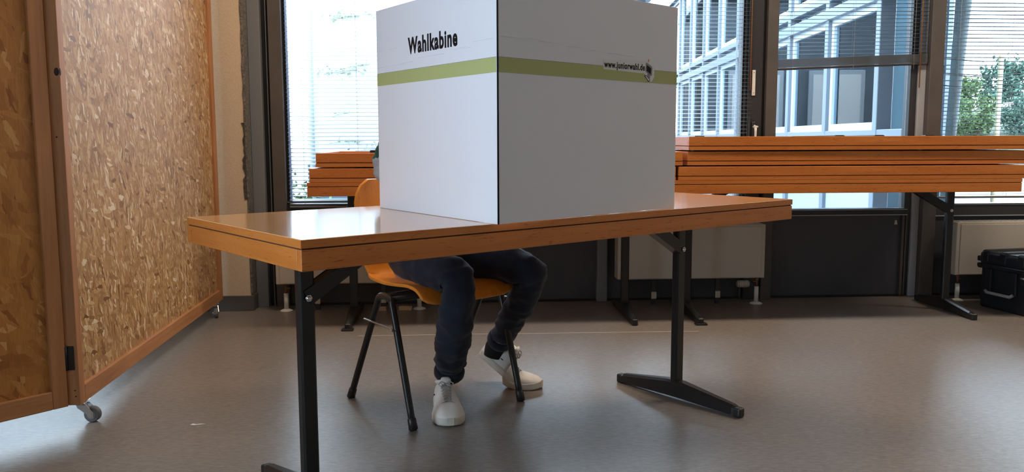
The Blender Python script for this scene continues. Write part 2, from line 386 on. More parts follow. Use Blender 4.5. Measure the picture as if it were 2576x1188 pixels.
# ------------------------------------------------------------------ venetian blinds
def slat_mesh(w, tilt, bend=None, nx=1):
    mb = MB(); pr = []
    for k in range(5):
        t = k / 4 - .5; y = t * .025; z = (.25 - t * t) * .0045
        pr.append((y * math.cos(tilt) - z * math.sin(tilt), y * math.sin(tilt) + z * math.cos(tilt)))
    n = max(nx, 1); rows = []
    for i in range(n + 1):
        x = w * i / n; dz = bend(i / n) if bend else 0
        rows.append([[mb.bm.verts.new((x, y, z + dz)) for y, z in pr], [mb.bm.verts.new((x, y, z + dz - .0006)) for y, z in pr]])
    for a, b in zip(rows, rows[1:]):
        for k in range(4):
            mb.bm.faces.new((a[0][k], b[0][k], b[0][k + 1], a[0][k + 1])); mb.bm.faces.new((a[1][k], a[1][k + 1], b[1][k + 1], b[1][k]))
        mb.bm.faces.new((a[0][0], a[1][0], b[1][0], b[0][0])); mb.bm.faces.new((a[0][4], b[0][4], b[1][4], a[1][4]))
    for r in (rows[0], rows[-1]):
        for k in range(4): mb.bm.faces.new((r[0][k], r[0][k + 1], r[1][k + 1], r[1][k]))
    for f in mb.bm.faces: f.smooth = False
    return mb
def blind(u0, u1, zb, tilt, label, wand_u=None, wand_z=1.1, bends=None, bunch=None, v=.022, rail_col='slat'):
    t = thing('venetian_blind', FP(u0, v, zb), FA, label, 'blind', 'venetian blinds in the window bays')
    w = u1 - u0; top = HEAD - zb
    MB().box(0, w, -.013, .013, top - .032, top).build('head_rail', M['grey_frame'], t)
    proto = None; z = .022; step = .0222; lst = []
    if bunch:
        for k in range(bunch): lst.append((.014 + k * .0017, R(2.3) * (1 - 0 * k)))
        z = .014 + bunch * .0017 + .02
    while z < top - .04: lst.append((z, 0)); z += step
    for k, (zz, rot) in enumerate(lst):
        if bends and k in bends:
            o = slat_mesh(w, tilt, bends[k], 24).build('slat', M['slat'], t); o.location = (0, 0, zz); continue
        if proto is None: o = proto = slat_mesh(w, tilt).build('slat', M['slat'], t)
        else: o = link('slat', proto.data, t)
        o.location = (0, 0, zz)
        ry = -rot if rot else -R(1.0) * max(0, 1 - (k - (bunch or 0)) / 25) * (1 if bunch else 0)
        o.rotation_euler = (R(random.uniform(-.8, .8)), ry, 0)
        if not rot and bunch: o.location.z += .008 * max(0, 1 - (k - bunch) / 25)
    o = MB().box(0, w, -.0125, .0125, -.002, .011, .003, 2).build('bottom_rail', M['dark_frame'] if bunch else M['slat'], t)
    if bunch: o.rotation_euler = (0, -R(2.3), 0)
    c = MB()
    for cu in (.085 * 1, w * .5, w - .085):
        if w < .5 and cu == w * .5: continue
        c.cyl((cu, -.0135, .01), (cu, -.0135, top - .03), .0007, 5); c.cyl((cu, .0135, .01), (cu, .0135, top - .03), .0007, 5)
    c.build('ladder_cord', M['cord'], t)
    if wand_u is not None:
        MB().cyl((wand_u - u0, -.022, wand_z - zb), (wand_u - u0, -.018, top - .03), .0035, 8).build('tilt_wand', M['wand'], t)
    return t
blind(-1.254, -.48, .565, R(17), 'venetian blind lowered in the far left window bay, beside the cream pillar')
blind(-.40, .485, .56, R(6), 'venetian blind in the bay hidden behind the voting booth')
blind(.565, 1.385, .60, R(5), 'lowered venetian blind just right of the voting booth, in front of the dark casement', 1.372, 1.22)
blind(1.535, 2.425, 1.335, R(0), 'venetian blind raised halfway with a sagging dark bunch of slats at its bottom', 2.375, 1.235, bunch=28)
def bnd(a, c, s):
    return lambda x: a * math.exp(-((x - c) / s) ** 2)
blind(2.525, 3.37, .59, R(-7), 'venetian blind in the right-hand window bay with some bent slats', bends={29: bnd(-.012, .12, .12), 31: bnd(.012, .05, .10), 32: bnd(-.014, .3, .2), 35: bnd(.014, .02, .15)})

blind(-3.26, -2.33, .53, R(48), 'venetian blind added unseen and tilted shut to dim the first bay behind the strand board partition')  # both unseen blinds added to cut window glare on the floor
blind(-4.26, -3.34, .53, R(48), 'venetian blind added unseen and tilted shut to dim the far corner bay behind the strand board partition')

# ------------------------------------------------------------------ radiators
def radiator(u0, u1, label, pipe_left, valve=None, both=False):
    t = thing('radiator', FP(u0, -.06, 0), FA, label, 'radiator', 'cream radiators under the windows')
    w = u1 - u0
    b = MB(); b.box(0, w, -.10, .0, .155, .462, .004, 2); b.build('casing', M['rad'], t)
    f = MB(); f.box(.022, w - .022, -.104, -.1, .160, .45, .0015, 1); f.build('front_panel', M['rad'], t)
    g = MB(); g.box(.015, w - .015, -.09, -.012, .462, .466); g.build('top_grille', M['rad'], t)
    d = MB()
    for k in range(26): x = .03 + (w - .06) * k / 25; d.box(x - .004, x + .004, -.08, -.02, .466, .468)
    o = d.build('grille_fins', M['steel'], t)
    for px, dr in ([(.045, 1)] if pipe_left else [(w - .03, -1)]) + ([(w - .05, -1)] if both else []):
        p = MB(); p.cyl((px, -.06, .012), (px, -.06, .10), .0125, 16); p.tube([(px, -.06, 0), (px, -.06, .004), (px, -.06, .012)], [.036, .034, .014], 20); po = p.build('pipe_sleeve', M['whiteplastic'], t)
        p = MB(); p.cyl((px, -.06, .10), (px, -.06, .155), .009, 12); p.sphere((px, -.06, .142), .013); p.cyl((px, -.06, .128), (px + .025 * dr, -.06, .128), .007, 10); p.build('valve', M['copper'], t)
    for bx in (w * .26, w * .70):
        MB().box(bx - .012, bx + .012, -.05, -.03, .0, .155, .001, 1).build('bracket', M['dark_frame'], t)
        MB().box(bx - .015, bx + .015, -.056, -.05, .035, .075, .003, 2).build('bracket_foot', M['rad'], t)
    if valve:
        v = MB(); v.tube([(valve - .035, -.075, .118), (valve - .03, -.075, .118), (valve + .03, -.075, .118), (valve + .036, -.075, .118)], [.014, .02, .02, .015], 20)
        vo = v.build('thermostat_valve', M['valve'], t)
        r = MB()
        for k in range(6): x = valve - .02 + k * .008; r.tube([(x, -.075, .118), (x + .003, -.075, .118)], .0212, 20)
        r.build('grip_ring', M['pipe'], vo)
    return t
radiator(-1.31, -.48, 'cream radiator in the far left bay behind the front table leg', True, both=True)
radiator(.585, 1.43, 'cream radiator seen under the right part of the voting table', False, .73)
radiator(2.555, 3.38, 'cream radiator behind the black equipment case', True)

# ------------------------------------------------------------------ folding tables
TL, TW, TH = 1.7815, .687, .74
GROUP = 'stacked folding tables along the windows'
def leg_parts(root, xp, sgn, folded, pad=False):
    """one T leg. upright: post at x = xp, brace towards sgn"""
    UZ = TH - .067
    if not folded:
        b = MB(); b.prism([(-.021, -.010), (-.016, -.015), (.016, -.015), (.021, -.010), (.021, .010), (.016, .015), (-.016, .015), (-.021, .010)], .045, TH - .022, 'z')
        leg = b.build('leg', M['black'], root); leg.location = (xp, 0, 0)
        f = MB(); h = .283
        def rr(y, w, z0, z1, c=.008): return [(-w, z0, y), (-w, z1 - c, y), (-w + c, z1, y), (w - c, z1, y), (w, z1 - c, y), (w, z0, y)]
        secs = [(-h + .004, .013, .003, .030), (-h + .03, .0165, .006, .040), (-.03, .022, .012, .070), (.03, .022, .012, .070), (h - .03, .0165, .006, .040), (h - .004, .013, .003, .030)]
        rings = [[f.bm.verts.new((p[0], p[2], p[1])) for p in rr(y, w, z0, z1)] for y, w, z0, z1 in secs]
        for a, c in zip(rings, rings[1:]):
            for k in range(6): f.bm.faces.new((a[k], a[(k + 1) % 6], c[(k + 1) % 6], c[k]))
        f.bm.faces.new(rings[0]); f.bm.faces.new(rings[-1])
        f.build('foot', M['black'], leg)
        for s in (-1, 1):
            MB().box(-.0155, .0155, s * (h - .012) - .016, s * (h - .012) + .016, .0, .034, .007, 3).build('foot_cap', M['black_pl'], leg)
        if pad: MB().box(-.03, .03, -h - .022, -h + .02, .0, .010, .004, 2).build('felt_pad', M['black_pl'], leg)
        # brace from the bolt up to the underside
        z0 = .552; x1 = sgn * .20; w = .02
        d = Vector((x1, UZ - z0)).normalized(); n = Vector((-d.y, d.x)) * w
        p0 = Vector((0, z0)); p1 = Vector((x1, UZ - .004))
        pts = [(p0 + n).to_tuple(), (p1 + n).to_tuple(), (p1 - n).to_tuple(), (p0 - n).to_tuple()]
        pts[1] = (pts[1][0], min(pts[1][1], UZ)); br = MB(); br.prism(pts, -.020, -.0155, 'y'); br.prism(pts, .0155, .020, 'y')
        br.prism([pts[0], pts[1], (p1 + n * .8).to_tuple(), (p0 + n * .8).to_tuple()], -.0155, .0155, 'y')
        br.build('brace', M['black'], leg)
        for s in (-1, 1):
            bo = MB(); bo.cyl((0, s * .0245, z0), (0, s * .020, z0), .009, 6); bo.sphere((0, s * .0245, z0), .0065, (1, .6, 1)); bo.build('bolt', M['chrome'], leg)
    else:
        b = MB(); x0, x1 = xp, xp + sgn * .62
        b.box(min(x0, x1), max(x0, x1), -.014, .014, TH - .067 + .006, TH - .067 + .036, .003, 1)
        leg = b.build('leg', M['black'], root)
        h = .283; f = MB()
        f.box(x1 - .028, x1 + .028, -h, h, TH - .067 - .0062, TH - .067 + .03, .009, 2)
        f.build('foot', M['black'], leg)
        MB().box(xp + sgn * .055 - .028, xp + sgn * .055 + .028, -TW / 2 + .03, -TW / 2 + .09, TH - .067 - .0062, TH - .067 + .03, .003, 1).build('hinge_bracket', M['black'], leg)
def table(x, y, rz, z=0.0, inverted=False, label='', folded=False, pad=False, group=GROUP):
    """origin: table centre on the floor (or, for a stacked one, its lower face)"""
    root = thing('folding_table', (x, y, z), rz, label, 'table', group)
    hx, hy = TL / 2, TW / 2
    inner = bpy.data.objects
    t = MB(); t.box(-hx, hx, -hy, hy, TH - .0185, TH, .0022, 2); top = t.build('tabletop', M['top'], root)
    for s in (-1, 1): MB().box(-hx - .0004, hx + .0004, min(s * (hy - .003), s * (hy + .0006)), max(s * (hy - .003), s * (hy + .0006)), TH - .0183, TH - .001).build('edge_band', M['beech'], top)
    for s in (-1, 1): MB().box(min(s * (hx - .003), s * (hx + .0006)), max(s * (hx - .003), s * (hx + .0006)), -hy, hy, TH - .0183, TH - .001).build('edge_band', M['beech_y'], top)
    g = MB(); 
    for q in ((-hx + .003, hx - .003, -hy + .003, -hy + .018), (-hx + .003, hx - .003, hy - .018, hy - .003), (-hx + .003, -hx + .018, -hy + .018, hy - .018), (hx - .018, hx - .003, -hy + .018, hy - .018)):
        g.box(*q, TH - .0215, TH - .0185)
    g.build('groove', M['groove'], root)
    z0, z1 = TH - .067, TH - .0215
    for s in (-1, 1):
        MB().box(-hx, hx, min(s * hy, s * (hy - .021)), max(s * hy, s * (hy - .021)), z0, z1, .002, 2).build('apron', M['beech'], root)
        MB().box(min(s * hx, s * (hx - .021)), max(s * hx, s * (hx - .021)), -hy + .021, hy - .021, z0, z1, .002, 2).build('apron', M['beech_y'], root)
    for s in (-1, 1): leg_parts(root, s * (hx - .1677), -s, folded, pad and s == -1)
    if inverted:
        root.rotation_euler = (math.pi, 0, rz)
        root.location = (x, y, z + TH)
    return root
TA = .686917
vt = table(0, 0, TA, label='orange-brown wooden folding table carrying the white voting booth', group=None)
a2 = Vector((math.cos(TA), math.sin(TA), 0)); b2 = Vector((-math.sin(TA), math.cos(TA), 0))
TC = Vector((-.43171, 1.71726, 0)) + a2 * TL / 2 + b2 * TW / 2
vt.location = TC
SA = R(3.4); du = Vector((math.cos(SA), math.sin(SA), 0)); c1 = Vector((-.115, 4.458, 0)); c2 = c1 + du * 1.786
STEP = .0737
table(c1.x, c1.y, SA, label='bottom table of the left stack, standing on black T-shaped legs', pad=True)
for k, (dx, dy, lb) in enumerate(((.012, .0, 'folded table lying second from the bottom of the left stack'), (.045, .0, 'topmost folded table of the left stack, left of the booth'))):
    c = c1 + du * dx + Vector((0, dy, 0)); table(c.x, c.y, SA, TH + k * STEP, True, lb, True)
table(c2.x, c2.y, SA, label='bottom table of the long right stack, standing on black T-shaped legs', pad=True)
for k, (dx, dy, lb) in enumerate(((.022, .0, 'folded table lying second from the bottom of the right stack'), (.065, .01, 'folded table lying third from the bottom of the right stack'), (.07, .0, 'topmost folded table of the right stack, below the window view'))):
    c = c2 + du * dx + Vector((0, dy, 0)); table(c.x, c.y, SA + (R(.25) if k == 1 else 0), TH + k * STEP, True, lb, True)

# ------------------------------------------------------------------ voting booth
BZ0, BZ1 = TH + .0005, 1.318
bc = Vector((-.033, 2.014, 0)); bl = Vector((-.397, 2.537, 0)); br_ = Vector((.482, 2.503, 0))
booth = thing('voting_booth', (bc.x, bc.y, 0), 0, 'white cardboard voting booth with a green stripe, standing on the front table', 'voting booth')
def text_mesh(txt, w, h, bold, name):
    cu = bpy.data.curves.new(name, 'FONT'); cu.body = txt; cu.size = 1; cu.offset = bold; cu.extrude = .004; cu.resolution_u = 6; cu.space_character = 1.13
    o = bpy.data.objects.new(name, cu); COL.objects.link(o); bpy.context.view_layer.update()
    me = bpy.data.meshes.new_from_object(o.evaluated_get(bpy.context.evaluated_depsgraph_get())); bpy.data.objects.remove(o)
    xs = [v.co.x for v in me.vertices]; ys = [v.co.y for v in me.vertices]
    sx = w / (max(xs) - min(xs)); sy = h / (max(ys) - min(ys)); x0, y0 = min(xs), min(ys)
    for v in me.vertices: v.co = ((v.co.x - x0) * sx, -v.co.z * .0004 / .004 - .0, (v.co.y - y0) * sy)
    me.materials.clear(); me.materials.append(M['ink']); me.flip_normals(); me.validate(); return me
def panel(p0, p1, flip, nm):
    """board standing on the line p0 to p1, room face at y<0"""
    d = p1 - p0; ln = d.length; rz = math.atan2(d.y, d.x)
    return p0 - bc, rz, ln
# left board: from the far left end to the front corner
off, rz, ln = panel(bl, bc, 0, '')
lb = MB().box(0, ln - .003, 0, .005, BZ0, BZ1, .0012, 2).build('left_board', M['card'], booth, off, rz)
def ribbon(nm, x0, x1, za0, za1, m, par, y=0.0, t=.0005):
    return MB().box(x0, x1, y - t, y, za0, za1).build(nm, m, par)
ribbon('green_stripe', .0012, ln - .0045, 1.1005, 1.1355, M['green'], lb)
ribbon('stripe_outline', .0012, ln - .0045, 1.1357, 1.1366, M['inkgrey'], lb)
me = text_mesh('Wahlkabine', .262, .0455, .032, 'lettering'); o = link('lettering', me, lb); o.location = (.1965, -.0003, 1.1765)
# right board: from the front corner to the far right end
off, rz, rn = panel(bc, br_, 0, '')
rb = MB().box(.0035, rn, 0, .005, BZ0, BZ1 + .002, .0012, 2).build('right_board', M['card'], booth, off, rz)
ribbon('green_stripe', .0045, rn - .001, 1.1005, 1.1355, M['green'], rb)
ribbon('stripe_outline', .0045, .378, 1.1357, 1.1366, M['inkgrey'], rb); ribbon('stripe_outline', .603, rn - .001, 1.1357, 1.1366, M['inkgrey'], rb)
M['cardprint'] = mat('white_print', (.78, .78, .78), .6)
def plate(pts, nm, m, par, y0, y1): return MB().prism(pts, y0, y1, 'y').build(nm, m, par)
plate([(.381, 1.128), (.556, 1.1245), (.566, 1.106), (.590, 1.1035), (.602, 1.118), (.600, 1.147), (.560, 1.160), (.381, 1.152)], 'lettering_ground', M['cardprint'], rb, -.0007, -.0005)
me = text_mesh('www.juniorwahl.de', .174, .0235, .024, 'web_lettering'); o = link('web_lettering', me, rb); o.location = (.3835, -.0008, 1.1268)
logo = plate([(.5625, 1.1535), (.566, 1.1555), (.588, 1.1465), (.592, 1.142), (.590, 1.121), (.586, 1.119), (.566, 1.128), (.5615, 1.132)], 'monitor_symbol', M['inkgrey'], rb, -.0012, -.0007)
plate([(.5655, 1.149), (.586, 1.1405), (.5845, 1.124), (.5655, 1.1325)], 'monitor_screen', M['ink'], rb, -.0014, -.0012)
plate([(.571, 1.126), (.579, 1.122), (.583, 1.114), (.577, 1.111), (.568, 1.117)], 'monitor_neck', M['inkgrey'], rb, -.0010, -.0007)
plate([(.556, 1.1185), (.563, 1.1215), (.582, 1.109), (.580, 1.1045), (.574, 1.103)], 'keyboard_symbol', M['ink'], rb, -.0012, -.0010)
plate([(.5595, 1.118), (.563, 1.1195), (.5795, 1.1085), (.578, 1.106), (.5745, 1.1055)], 'keyboard_face', M['cardprint'], rb, -.0014, -.0012)
plate([(.5735, 1.158), (.5765, 1.157), (.5765, 1.1645), (.574, 1.1655)], 'orange_tick', M['orange'], rb, -.0009, -.0007)
# raised crease lines in the card
rnd = random.Random(3)
cr = MB()
for x0, x1, z in ((.002, .05, 1.2005), (.08, .13, 1.2), (.003, .17, 1.153), (.16, .22, 1.156), (.25, .39, 1.163), (.44, .52, 1.168), (.42, .50, 1.171), (.53, .62, 1.180)):
    cr.tube([(x0, 0, z), (.5 * (x0 + x1), -.0004, z + .0005), (x1, 0, z)], .0005, 5)
cr.build('crease', M['card'], lb)
cr = MB()
for x0, x1, z in ((.01, .09, 1.184), (.10, .14, 1.186), (.14, .23, 1.182), (.24, .33, 1.177), (.33, .38, 1.173), (.40, .52, 1.170)):
    cr.tube([(x0, 0, z), (.5 * (x0 + x1), -.0004, z + .001), (x1, 0, z)], .0005, 5)
cr.build('crease', M['card'], rb)
k = MB(); k.cyl((.0006, .0020, BZ0), (.0006, .0020, BZ1), .0022, 8); k.build('corner_shade_line', M['ink'], booth)  # black rod draws the shade in the gap between the boards

# ------------------------------------------------------------------ chair
SC0 = Vector((-.28, 3.01, 0)); FD = Vector((.634, -.773, 0)); SD = Vector((.773, .634, 0))
CRZ = math.atan2(FD.y, FD.x)         # chair local: x forward, y to its left (towards image right)
chair = thing('plywood_chair', SC0, CRZ, 'orange-brown moulded plywood chair with black tube legs, under the seated person', 'chair')
prof = [(-.250, .800), (-.240, .72), (-.226, .64), (-.212, .57), (-.200, .52), (-.180, .475), (-.145, .447), (-.09, .436), (-.02, .432), (.06, .436), (.13, .441), (.175, .438), (.205, .424), (.222, .400)]
def catmull(p, n):
    out = []
    for i in range(len(p) - 1):
        a, b, c, d = p[max(i - 1, 0)], p[i], p[i + 1], p[min(i + 2, len(p) - 1)]
        for k in range(n):
            t = k / n
            out.append(tuple(.5 * (2 * b[j] + (c[j] - a[j]) * t + (2 * a[j] - 5 * b[j] + 4 * c[j] - d[j]) * t * t + (3 * b[j] - a[j] - 3 * c[j] + d[j]) * t ** 3) for j in range(len(b))))
    out.append(tuple(p[-1])); return out
P2 = catmull(prof, 3); np_, ny = len(P2), 20
sh = MB(); grid = []
for i, (x, z) in enumerate(P2):
    s = i / (np_ - 1); row = []
    hw = .195
    if s < .09: hw = .195 - .06 * (1 - s / .09) ** 2.2
    if s > .93: hw = .195 - .05 * ((s - .93) / .07) ** 2
    if .3 < s < .5: hw -= .012 * math.sin((s - .3) / .2 * math.pi)
    for j in range(ny + 1):
        t = 2 * j / ny - 1; y = t * hw; e = abs(t) ** 2.5
        if s < .45: row.append(sh.bm.verts.new((x + e * .022, y, z)))
        else: row.append(sh.bm.verts.new((x, y, z + e * .016 * (1 - .8 * max(0, (s - .75) / .25)))))
    grid.append(row)
for a, b in zip(grid, grid[1:]):
    for j in range(ny):
        f = sh.bm.faces.new((a[j], b[j], b[j + 1], a[j + 1])); f.smooth = True
so = sh.build('seat_shell', M['ply'], chair)
md = so.modifiers.new('s', 'SOLIDIFY'); md.thickness = .011; md.offset = 0
md = so.modifiers.new('b', 'BEVEL'); md.width = .003; md.segments = 2; md.limit_method = 'ANGLE'
def cl_(x, y, z): # world to chair local
    d = Vector((x, y, 0)) - SC0; return (d.dot(FD), d.dot(Vector((-FD.y, FD.x, 0))), z)
def uframe(A, At, Bt, Bf, nm):
    A, At, Bt, Bf = [Vector(cl_(*p)) for p in (A, At, Bt, Bf)]
    pts = [A, A.lerp(At, .5), A.lerp(At, .93)]
    mid = (At + Bt) / 2
    pts += [At.lerp(mid, .12) + Vector((0, 0, .008)), At.lerp(mid, .6) + Vector((0, 0, .018)), mid + Vector((0, 0, .02)), Bt.lerp(mid, .6) + Vector((0, 0, .018)), Bt.lerp(mid, .12) + Vector((0, 0, .008)), Bf.lerp(Bt, .93), Bf.lerp(Bt, .5), Bf]
    pts = [Vector(p) for p in catmull([tuple(p) for p in pts], 3)]
    o = MB().tube(pts, .0120, 14).build('leg_frame', M['black'], chair)
    for q, q2 in ((A, At), (Bf, Bt)):
        d = (q2 - q).normalized(); MB().tube([q - d * .008, q - d * .004, q + d * .03, q + d * .034], [.010, .0155, .0145, .012], 14).build('foot_cap', M['black_pl'], o)
    return A, At, Bt, Bf
u1 = uframe((-.594, 3.03, .008), (-.462, 2.878, .395), (-.402, 2.79, .395), (-.324, 2.67, .008), 'l')
u2 = uframe((-.24, 3.335, .008), (-.106, 3.183, .395), (-.046, 3.095, .395), (.03, 2.977, .008), 'r')
m1 = (u1[1] + u1[2]) / 2 + Vector((0, 0, .012)); m2 = (u2[1] + u2[2]) / 2 + Vector((0, 0, .012))
cb = MB(); cb.cyl(m1 + Vector((.035, 0, 0)), m2 + Vector((.035, 0, 0)), .010, 10); cb.cyl(m1 + Vector((-.035, 0, 0)), m2 + Vector((-.035, 0, 0)), .010, 10); cb.build('cross_tube', M['black'], chair)
# linking hooks between the side legs
hk = MB(); pa = u1[0].lerp(u1[1], .80); pb = u1[3].lerp(u1[2], .80)
hk.tube([pa + Vector((-.035, -.014, .0)), pa + Vector((-.01, -.016, 0)), pb + Vector((-.01, -.016, 0)), pb + Vector((.01, -.02, -.004))], .0045, 8, flat=.6)
hk.build('linking_bar', M['steel'], chair)
hk = MB(); pc = u2[3].lerp(u2[2], .93)
hk.tube([pc + Vector((-.04, .016, -.004)), pc + Vector((.015, .018, -.004)), pc + Vector((.03, .02, -.008)), pc + Vector((.036, .02, .004))], .0045, 8, flat=.6)
hk.build('linking_hook', M['chrome'], chair)

# ------------------------------------------------------------------ seated person
person = thing('person', (-.30, 3.05, 0), 0, 'person seated on the plywood chair behind the booth, in dark jeans and white sneakers', 'person')
PO = Vector((-.30, 3.05, 0))
def skinned(name, nodes, edges, m, parent, sub=2, root=0, wr=0.0, wscale=18.0, seed=0.0):
    me = bpy.data.meshes.new(name); me.from_pydata([Vector(n[:3]) - PO for n in nodes], edges, [])
    o = link(name, me, parent); md = o.modifiers.new('skin', 'SKIN'); md.use_smooth_shade = True; md.branch_smoothing = .6
    for i, n in enumerate(nodes):
        sv = me.skin_vertices[0].data[i]; r = n[3]; sv.radius = (r, n[4] if len(n) > 4 else r); sv.use_root = (i == root)
    md = o.modifiers.new('sub', 'SUBSURF'); md.levels = sub; md.render_levels = sub
    bpy.context.view_layer.update(); bake(o); o.data.materials.clear(); o.data.materials.append(m)
    if wr:
        for v in o.data.vertices:
            q = v.co * wscale; q = Vector((q.x + seed, q.y, q.z * 1.9))
            v.co += v.normal * wr * (noise.noise(q) + .5 * noise.noise(q * 2.3))
    for p in o.data.polygons: p.use_smooth = True
    return o
J = dict(pel=(-.32, 3.075, .56), wai=(-.27, 3.05, .72), che=(-.22, 3.01, .93), nek=(-.185, 2.975, 1.10), hd=(-.165, 2.945, 1.17),
         hR=(-.405, 3.015, .535), hL=(-.245, 3.135, .535), kR=(-.168, 2.725, .495), kL=(.085, 2.905, .487), aR=(-.228, 2.945, .10), aL=(-.055, 3.175, .165),
         sR=(-.325, 2.915, 1.055), sL=(-.085, 3.105, 1.055), eR=(-.452, 2.955, .832), eL=(.07, 2.985, .84), wR=(-.265, 2.70, .775), wL=(-.03, 2.76, .775))
def V(k): return Vector(J[k])
def lerp(a, b, t): return tuple(V(a).lerp(V(b), t))
# body: one continuous surface of trunk, limbs, head and hands
nodes = [(*J['pel'], .10, .12), (*J['wai'], .085, .115), (*J['che'], .095, .14), (*J['nek'], .05), (*J['hd'], .05),
         (*J['hR'], .07), (*lerp('hR', 'kR', .5), .066), (*J['kR'], .048), (*lerp('kR', 'aR', .35), .048), (*J['aR'], .034),
         (*J['hL'], .07), (*lerp('hL', 'kL', .5), .066), (*J['kL'], .048), (*lerp('kL', 'aL', .35), .048), (*J['aL'], .034),
         (*J['sR'], .045), (*J['eR'], .034), (*J['wR'], .023), (*J['sL'], .045), (*J['eL'], .034), (*J['wL'], .023)]
edges = [(0, 1), (1, 2), (2, 3), (3, 4), (0, 5), (5, 6), (6, 7), (7, 8), (8, 9), (0, 10), (10, 11), (11, 12), (12, 13), (13, 14), (2, 15), (15, 16), (16, 17), (2, 18), (18, 19), (19, 20)]
body = skinned('body', nodes, edges, M['skin'], person, 2)
# head and hands grown in and joined to the same mesh
hb = bmesh.new(); hb.from_mesh(body.data)
hc = Vector((-.135, 2.90, 1.235)) - PO; hf = Vector((.60, -.735, -.30)).normalized(); hs = Vector((.775, .632, 0)); hu = hs.cross(hf) * 1
if hu.z < 0: hu = -hu
r = bmesh.ops.create_uvsphere(hb, u_segments=28, v_segments=22, radius=1)
for v in r['verts']:
    x, y, z = v.co; w = .074 * (1 - .18 * max(0, -z) ** 1.5); dpt = .095
    fwd = y * dpt; 
    if y > 0:
        fwd = y * dpt * (1 - .12 * max(0, z))
        nose = math.exp(-(x / .13) ** 2) * math.exp(-((z + .16) / .2) ** 2) * .026; fwd += nose
        for ex in (-.42, .42): fwd -= .009 * math.exp(-((x - ex) / .16) ** 2 - ((z - .06) / .12) ** 2)
        fwd += .006 * math.exp(-(x / .25) ** 2 - ((z + .47) / .07) ** 2) + .008 * math.exp(-(x / .25) ** 2 - ((z + .8) / .15) ** 2)
    v.co = hc + hs * x * w + hf * fwd + hu * z * .112
for sx in (-1, 1):
    e = bmesh.ops.create_icosphere(hb, subdivisions=2, radius=1)
    for v in e['verts']: x, y, z = v.co; v.co = hc + hs * (sx * .076 + x * .008) + hf * (y * .018 - .01) + hu * (z * .032 - .004)
hb.to_mesh(body.data); hb.free()
for p in body.data.polygons: p.use_smooth = True
def hand(wk, fw, side, sgn, curl):
    w = V(wk); fw = Vector(fw).normalized(); sd = Vector(side).normalized(); nodes = [(*w, .021, .017), (*(w + fw * .045), .030, .015), (*(w + fw * .085), .034, .013)]
    edges = [(0, 1), (1, 2)]
    ob = [skinned('palm', nodes, edges, M['skin'], person, 2)]
    for k, (o_, l_) in enumerate(((-.027, .058), (-.009, .072), (.009, .078), (.027, .070))):
        b0 = w + fw * .075 + sd * o_ * .9; b1 = w + fw * .1 + sd * o_; p = [b0, b1]
        d = fw.copy()
        for q, fr in enumerate((.45, .3, .25)):
            d = (d + Vector((0, 0, -1)) * curl * (q + 1) * .3).normalized(); p.append(p[-1] + d * l_ * fr)
        for i_ in range(len(p)): p[i_].z = max(p[i_].z, TH + .011)
        ob.append(skinned('finger', [(*q, .0085 - .0006 * i) for i, q in enumerate(p)], [(i, i + 1) for i in range(len(p) - 1)], M['skin'], person, 1))
    p = [w + fw * .03 + sd * sgn * .018, w + fw * .055 + sd * sgn * .042, w + fw * .085 + sd * sgn * .050 + Vector((0, 0, -.006)), w + fw * .108 + sd * sgn * .044 + Vector((0, 0, -.012))]
    for i_ in range(len(p)): p[i_].z = max(p[i_].z, TH + .012)
    ob.append(skinned('thumb', [(*q, .0105 - .001 * i) for i, q in enumerate(p)], [(0, 1), (1, 2), (2, 3)], M['skin'], person, 1))
    return ob
hand_objs = hand('wR', (.35, -.93, -.1), (.93, .35, 0), 1, .35) + hand('wL', (-.15, -.98, -.1), (.98, -.15, 0), -1, .3)
bb = bmesh.new(); bb.from_mesh(body.data)
for h_ in hand_objs:
    bb.from_mesh(h_.data)
bb.to_mesh(body.data); bb.free()
for h_ in hand_objs: bpy.data.objects.remove(h_)
for p in body.data.polygons: p.use_smooth = True
# eyes, mouth, hair
for sx in (-1, 1):
    MB().sphere(hc + hs * sx * .031 + hf * .078 + hu * .006, .011).build('eye', M['whiteplastic'], person)
    MB().sphere(hc + hs * sx * .031 + hf * .0865 + hu * .006, .0045).build('iris', M['hair'], person)
MB().sphere(hc + hf * .088 - hu * .052, 1, (.020, .008, .005)).build('mouth', mat('lips', (.45, .16, .14), .5), person)
hm = bmesh.new(); bmesh.ops.create_uvsphere(hm, u_segments=28, v_segments=22, radius=1)
bmesh.ops.delete(hm, geom=[v for v in hm.verts if (v.co.y > .25 and v.co.z < .45) or v.co.z < -.55], context='VERTS')
for v in hm.verts:
    x, y, z = v.co; n = 1 + .05 * noise.noise(Vector((x, y, z)) * 6)
    v.co = hc + hs * x * .083 * n + hf * (y * .103 * n - .002) + hu * (z * .123 * n + .003)
hme = bpy.data.meshes.new('hair'); hm.to_mesh(hme); hm.free(); hme.materials.append(M['hair']); ho = link('hair', hme, person)
md = ho.modifiers.new('s', 'SOLIDIFY'); md.thickness = .008
for p in hme.polygons: p.use_smooth = True
